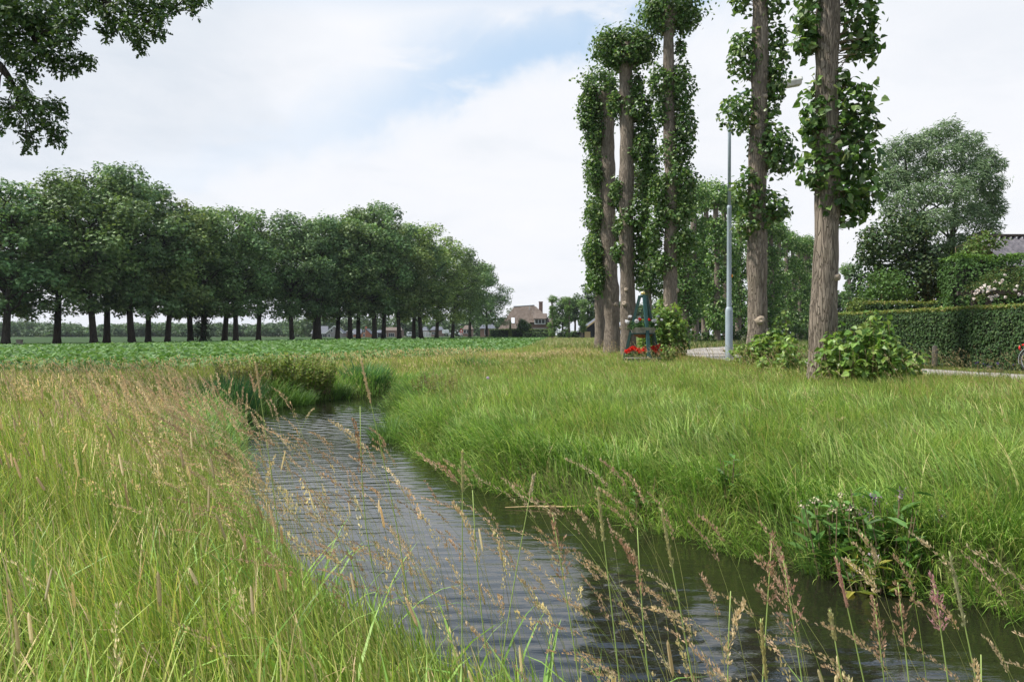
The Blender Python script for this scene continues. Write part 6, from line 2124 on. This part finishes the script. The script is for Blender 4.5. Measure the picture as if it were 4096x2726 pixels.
# ------------------------------------------------------------------ single grass stalks against the water
def stalk(label, u, v, d, kind, rootu, seed, head, bend=0.25, leaf_=True, tint=(0.40, 0.29, 0.19)):
    """one seeding stalk: tip at the given spot, foot on the bank"""
    rng = np.random.default_rng(seed)
    tipp = px(u, v, d)
    rootu += 110 * np.sign(rootu - u)
    bend = bend * 1.5
    x0_ = (rootu - CX) / F * d
    z0_ = float(land(np.array([x0_]), np.array([d - 0.05]))[0])
    b = np.array([x0_, d - 0.05, z0_])
    root = empty('grass_stalk', b, label, 'grass stalk', 'seeding stalks leaning over the ditch')
    e = tipp - b
    n = 12
    t = np.linspace(0, 1, n)[:, None]
    P = e * t
    P[:, 0] += -e[0] * bend * np.sin(t[:, 0] * np.pi) * 0.8
    g = Geo()
    g.tube(P, np.linspace(0.0021, 0.0010, n), 6, col=(0.34, 0.44, 0.13))
    g.build('stem', M['stalk'], root, smooth=True)
    dr = norm(P[-1] - P[-2])[None]
    g = Geo()
    tip = P[-1:][:] - dr * head
    c = np.array([tint])
    if kind == 'spike':
        spikes(g, tip, dr, np.array([head]), np.array([0.0026]), c)
        panicles(g, rng, tip - dr * 0.0, dr, np.array([head * 0.95]), np.array([0.0025]), c, 110, np.array([0.0065]), 0.0)
    elif kind == 'feather':
        panicles(g, rng, tip, dr, np.array([head]), np.array([0.0065]), c, 150, np.array([0.0085]), 0.9)
    else:   # branched, clustered
        for k, f in enumerate([0.0, 0.20, 0.42]):
            pp = tip + dr * head * f
            for sgn in (-1, 1):
                dd = norm(dr + np.array([[sgn * 0.5 * (1 - f * 0.5), rng.normal(0, 0.2), 0.0]]))
                panicles(g, rng, pp, dd, np.array([head * 0.30 * (1 - f * 0.6)]), np.array([0.002]), c, 20, np.array([0.0075]), 0.2)
        panicles(g, rng, tip + dr * head * 0.5, dr, np.array([head * 0.55]), np.array([0.0035]), c, 70, np.array([0.0075]), 0.1)
    g.build('seed_head', M['seed'], root)
    if leaf_:
        g = Geo()
        j = 3
        blades(g, rng, P[j:j + 1], np.array([0.22]), np.array([rng.uniform(0, 6.3)]), np.array([0.35]), np.array([0.9]), np.array([0.005]), np.array([(0.15, 0.23, 0.06)]), 5)
        g.build('leaf', M['grass'], root)


PK, TN, GN, BR = (0.54, 0.33, 0.26), (0.62, 0.50, 0.31), (0.46, 0.44, 0.22), (0.44, 0.29, 0.20)
stalk('tall straw coloured spike reaching highest, tip against the bend of the ditch', 1440, 1425, 2.1, 'spike', 1610, 1, 0.13, 0.15, tint=TN)
stalk('brown nodding plume drooping over the middle of the water', 1440, 1625, 2.0, 'feather', 1900, 2, 0.17, -0.25, tint=(0.38, 0.25, 0.16))
stalk('slim tan spike standing left of the nodding brown plume', 1020, 1440, 2.4, 'spike', 1090, 3, 0.12, 0.1, tint=TN)
stalk('dark stiff spike standing upright in front of the right bank', 1850, 1795, 1.8, 'spike', 1850, 4, 0.10, 0.0, tint=GN)
stalk('white tipped small spike in front of the dark bank water', 2136, 1895, 1.8, 'spike', 2020, 5, 0.05, 0.1, tint=(0.60, 0.54, 0.38))
stalk('tan plume bowing left beside the floating reed', 1890, 1960, 1.6, 'feather', 2200, 6, 0.15, -0.2, tint=TN)
stalk('green straight spike tallest of those before the right bank', 2390, 1950, 1.6, 'spike', 2440, 7, 0.11, 0.1, tint=GN)
stalk('branched brown head between the green spike and the bowing plume', 2210, 2050, 1.5, 'branch', 2330, 8, 0.13, 0.1, tint=BR)
stalk('purplish plume bending left below the overhanging bank', 2550, 2110, 1.5, 'feather', 2790, 9, 0.13, -0.2, tint=BR)
stalk('long green spike leaning left against the dark water', 2645, 2030, 1.55, 'spike', 2790, 10, 0.12, 0.1, tint=GN)
stalk('reddish branched head with an upright dark tip', 3090, 2145, 1.5, 'branch', 3070, 11, 0.13, 0.05, tint=BR)
stalk('pinkish open head of clustered spikelets in the middle right water', 3130, 2205, 1.45, 'branch', 3220, 12, 0.15, 0.1, tint=PK)
stalk('pink brown spike leaning left beneath the comfrey', 3345, 2225, 1.5, 'spike', 3520, 13, 0.10, 0.1, tint=PK)
stalk('short yellow green spike on a thin stem over the dark water', 3322, 2440, 1.4, 'spike', 3410, 14, 0.055, 0.1, False, tint=GN)
stalk('dark brown narrow head with two side clusters', 3500, 2395, 1.4, 'branch', 3545, 15, 0.11, 0.05, tint=BR)
stalk('upright brown branched head below the sagging comfrey', 3595, 2330, 1.45, 'branch', 3620, 16, 0.12, 0.05, tint=BR)
stalk('rosy pink head glowing against the dark water at the right', 3735, 2305, 1.45, 'branch', 3790, 17, 0.10, 0.1, tint=(0.60, 0.34, 0.36))
stalk('long pale green spike nearest the right picture edge', 3800, 2205, 1.45, 'spike', 3960, 18, 0.14, 0.1, tint=(0.42, 0.42, 0.24))
stalk('fat pale timothy spike low at the bottom edge right of centre', 3045, 2475, 1.3, 'spike', 3080, 19, 0.10, 0.0, False, tint=(0.42, 0.38, 0.16))
stalk('drooping straw plume arching right at the bottom right corner', 3930, 2620, 1.3, 'feather', 4150, 20, 0.12, -0.3, False, tint=TN)
stalk('thin arching tan plume below the pinkish open head', 2925, 2365, 1.4, 'feather', 3180, 21, 0.13, -0.35, False, tint=TN)

# ------------------------------------------------------------------ the air between here and the horizon
m, t = new_mat('thin_air')
pv = t.node('ShaderNodeVolumePrincipled')
pv.inputs['Color'].default_value = (0.86, 0.92, 1.0, 1)
pv.inputs['Density'].default_value = 0.00012
pv.inputs['Anisotropy'].default_value = 0.2
o_ = t.node('ShaderNodeOutputMaterial')
t.l.new(pv.outputs[0], o_.inputs['Volume'])
tag(Geo().box((0, 1000, 18.0), (6000, 5400, 44.0)).build('haze', m), 'thin pale summer air over the whole scene', 'haze', kind='stuff')
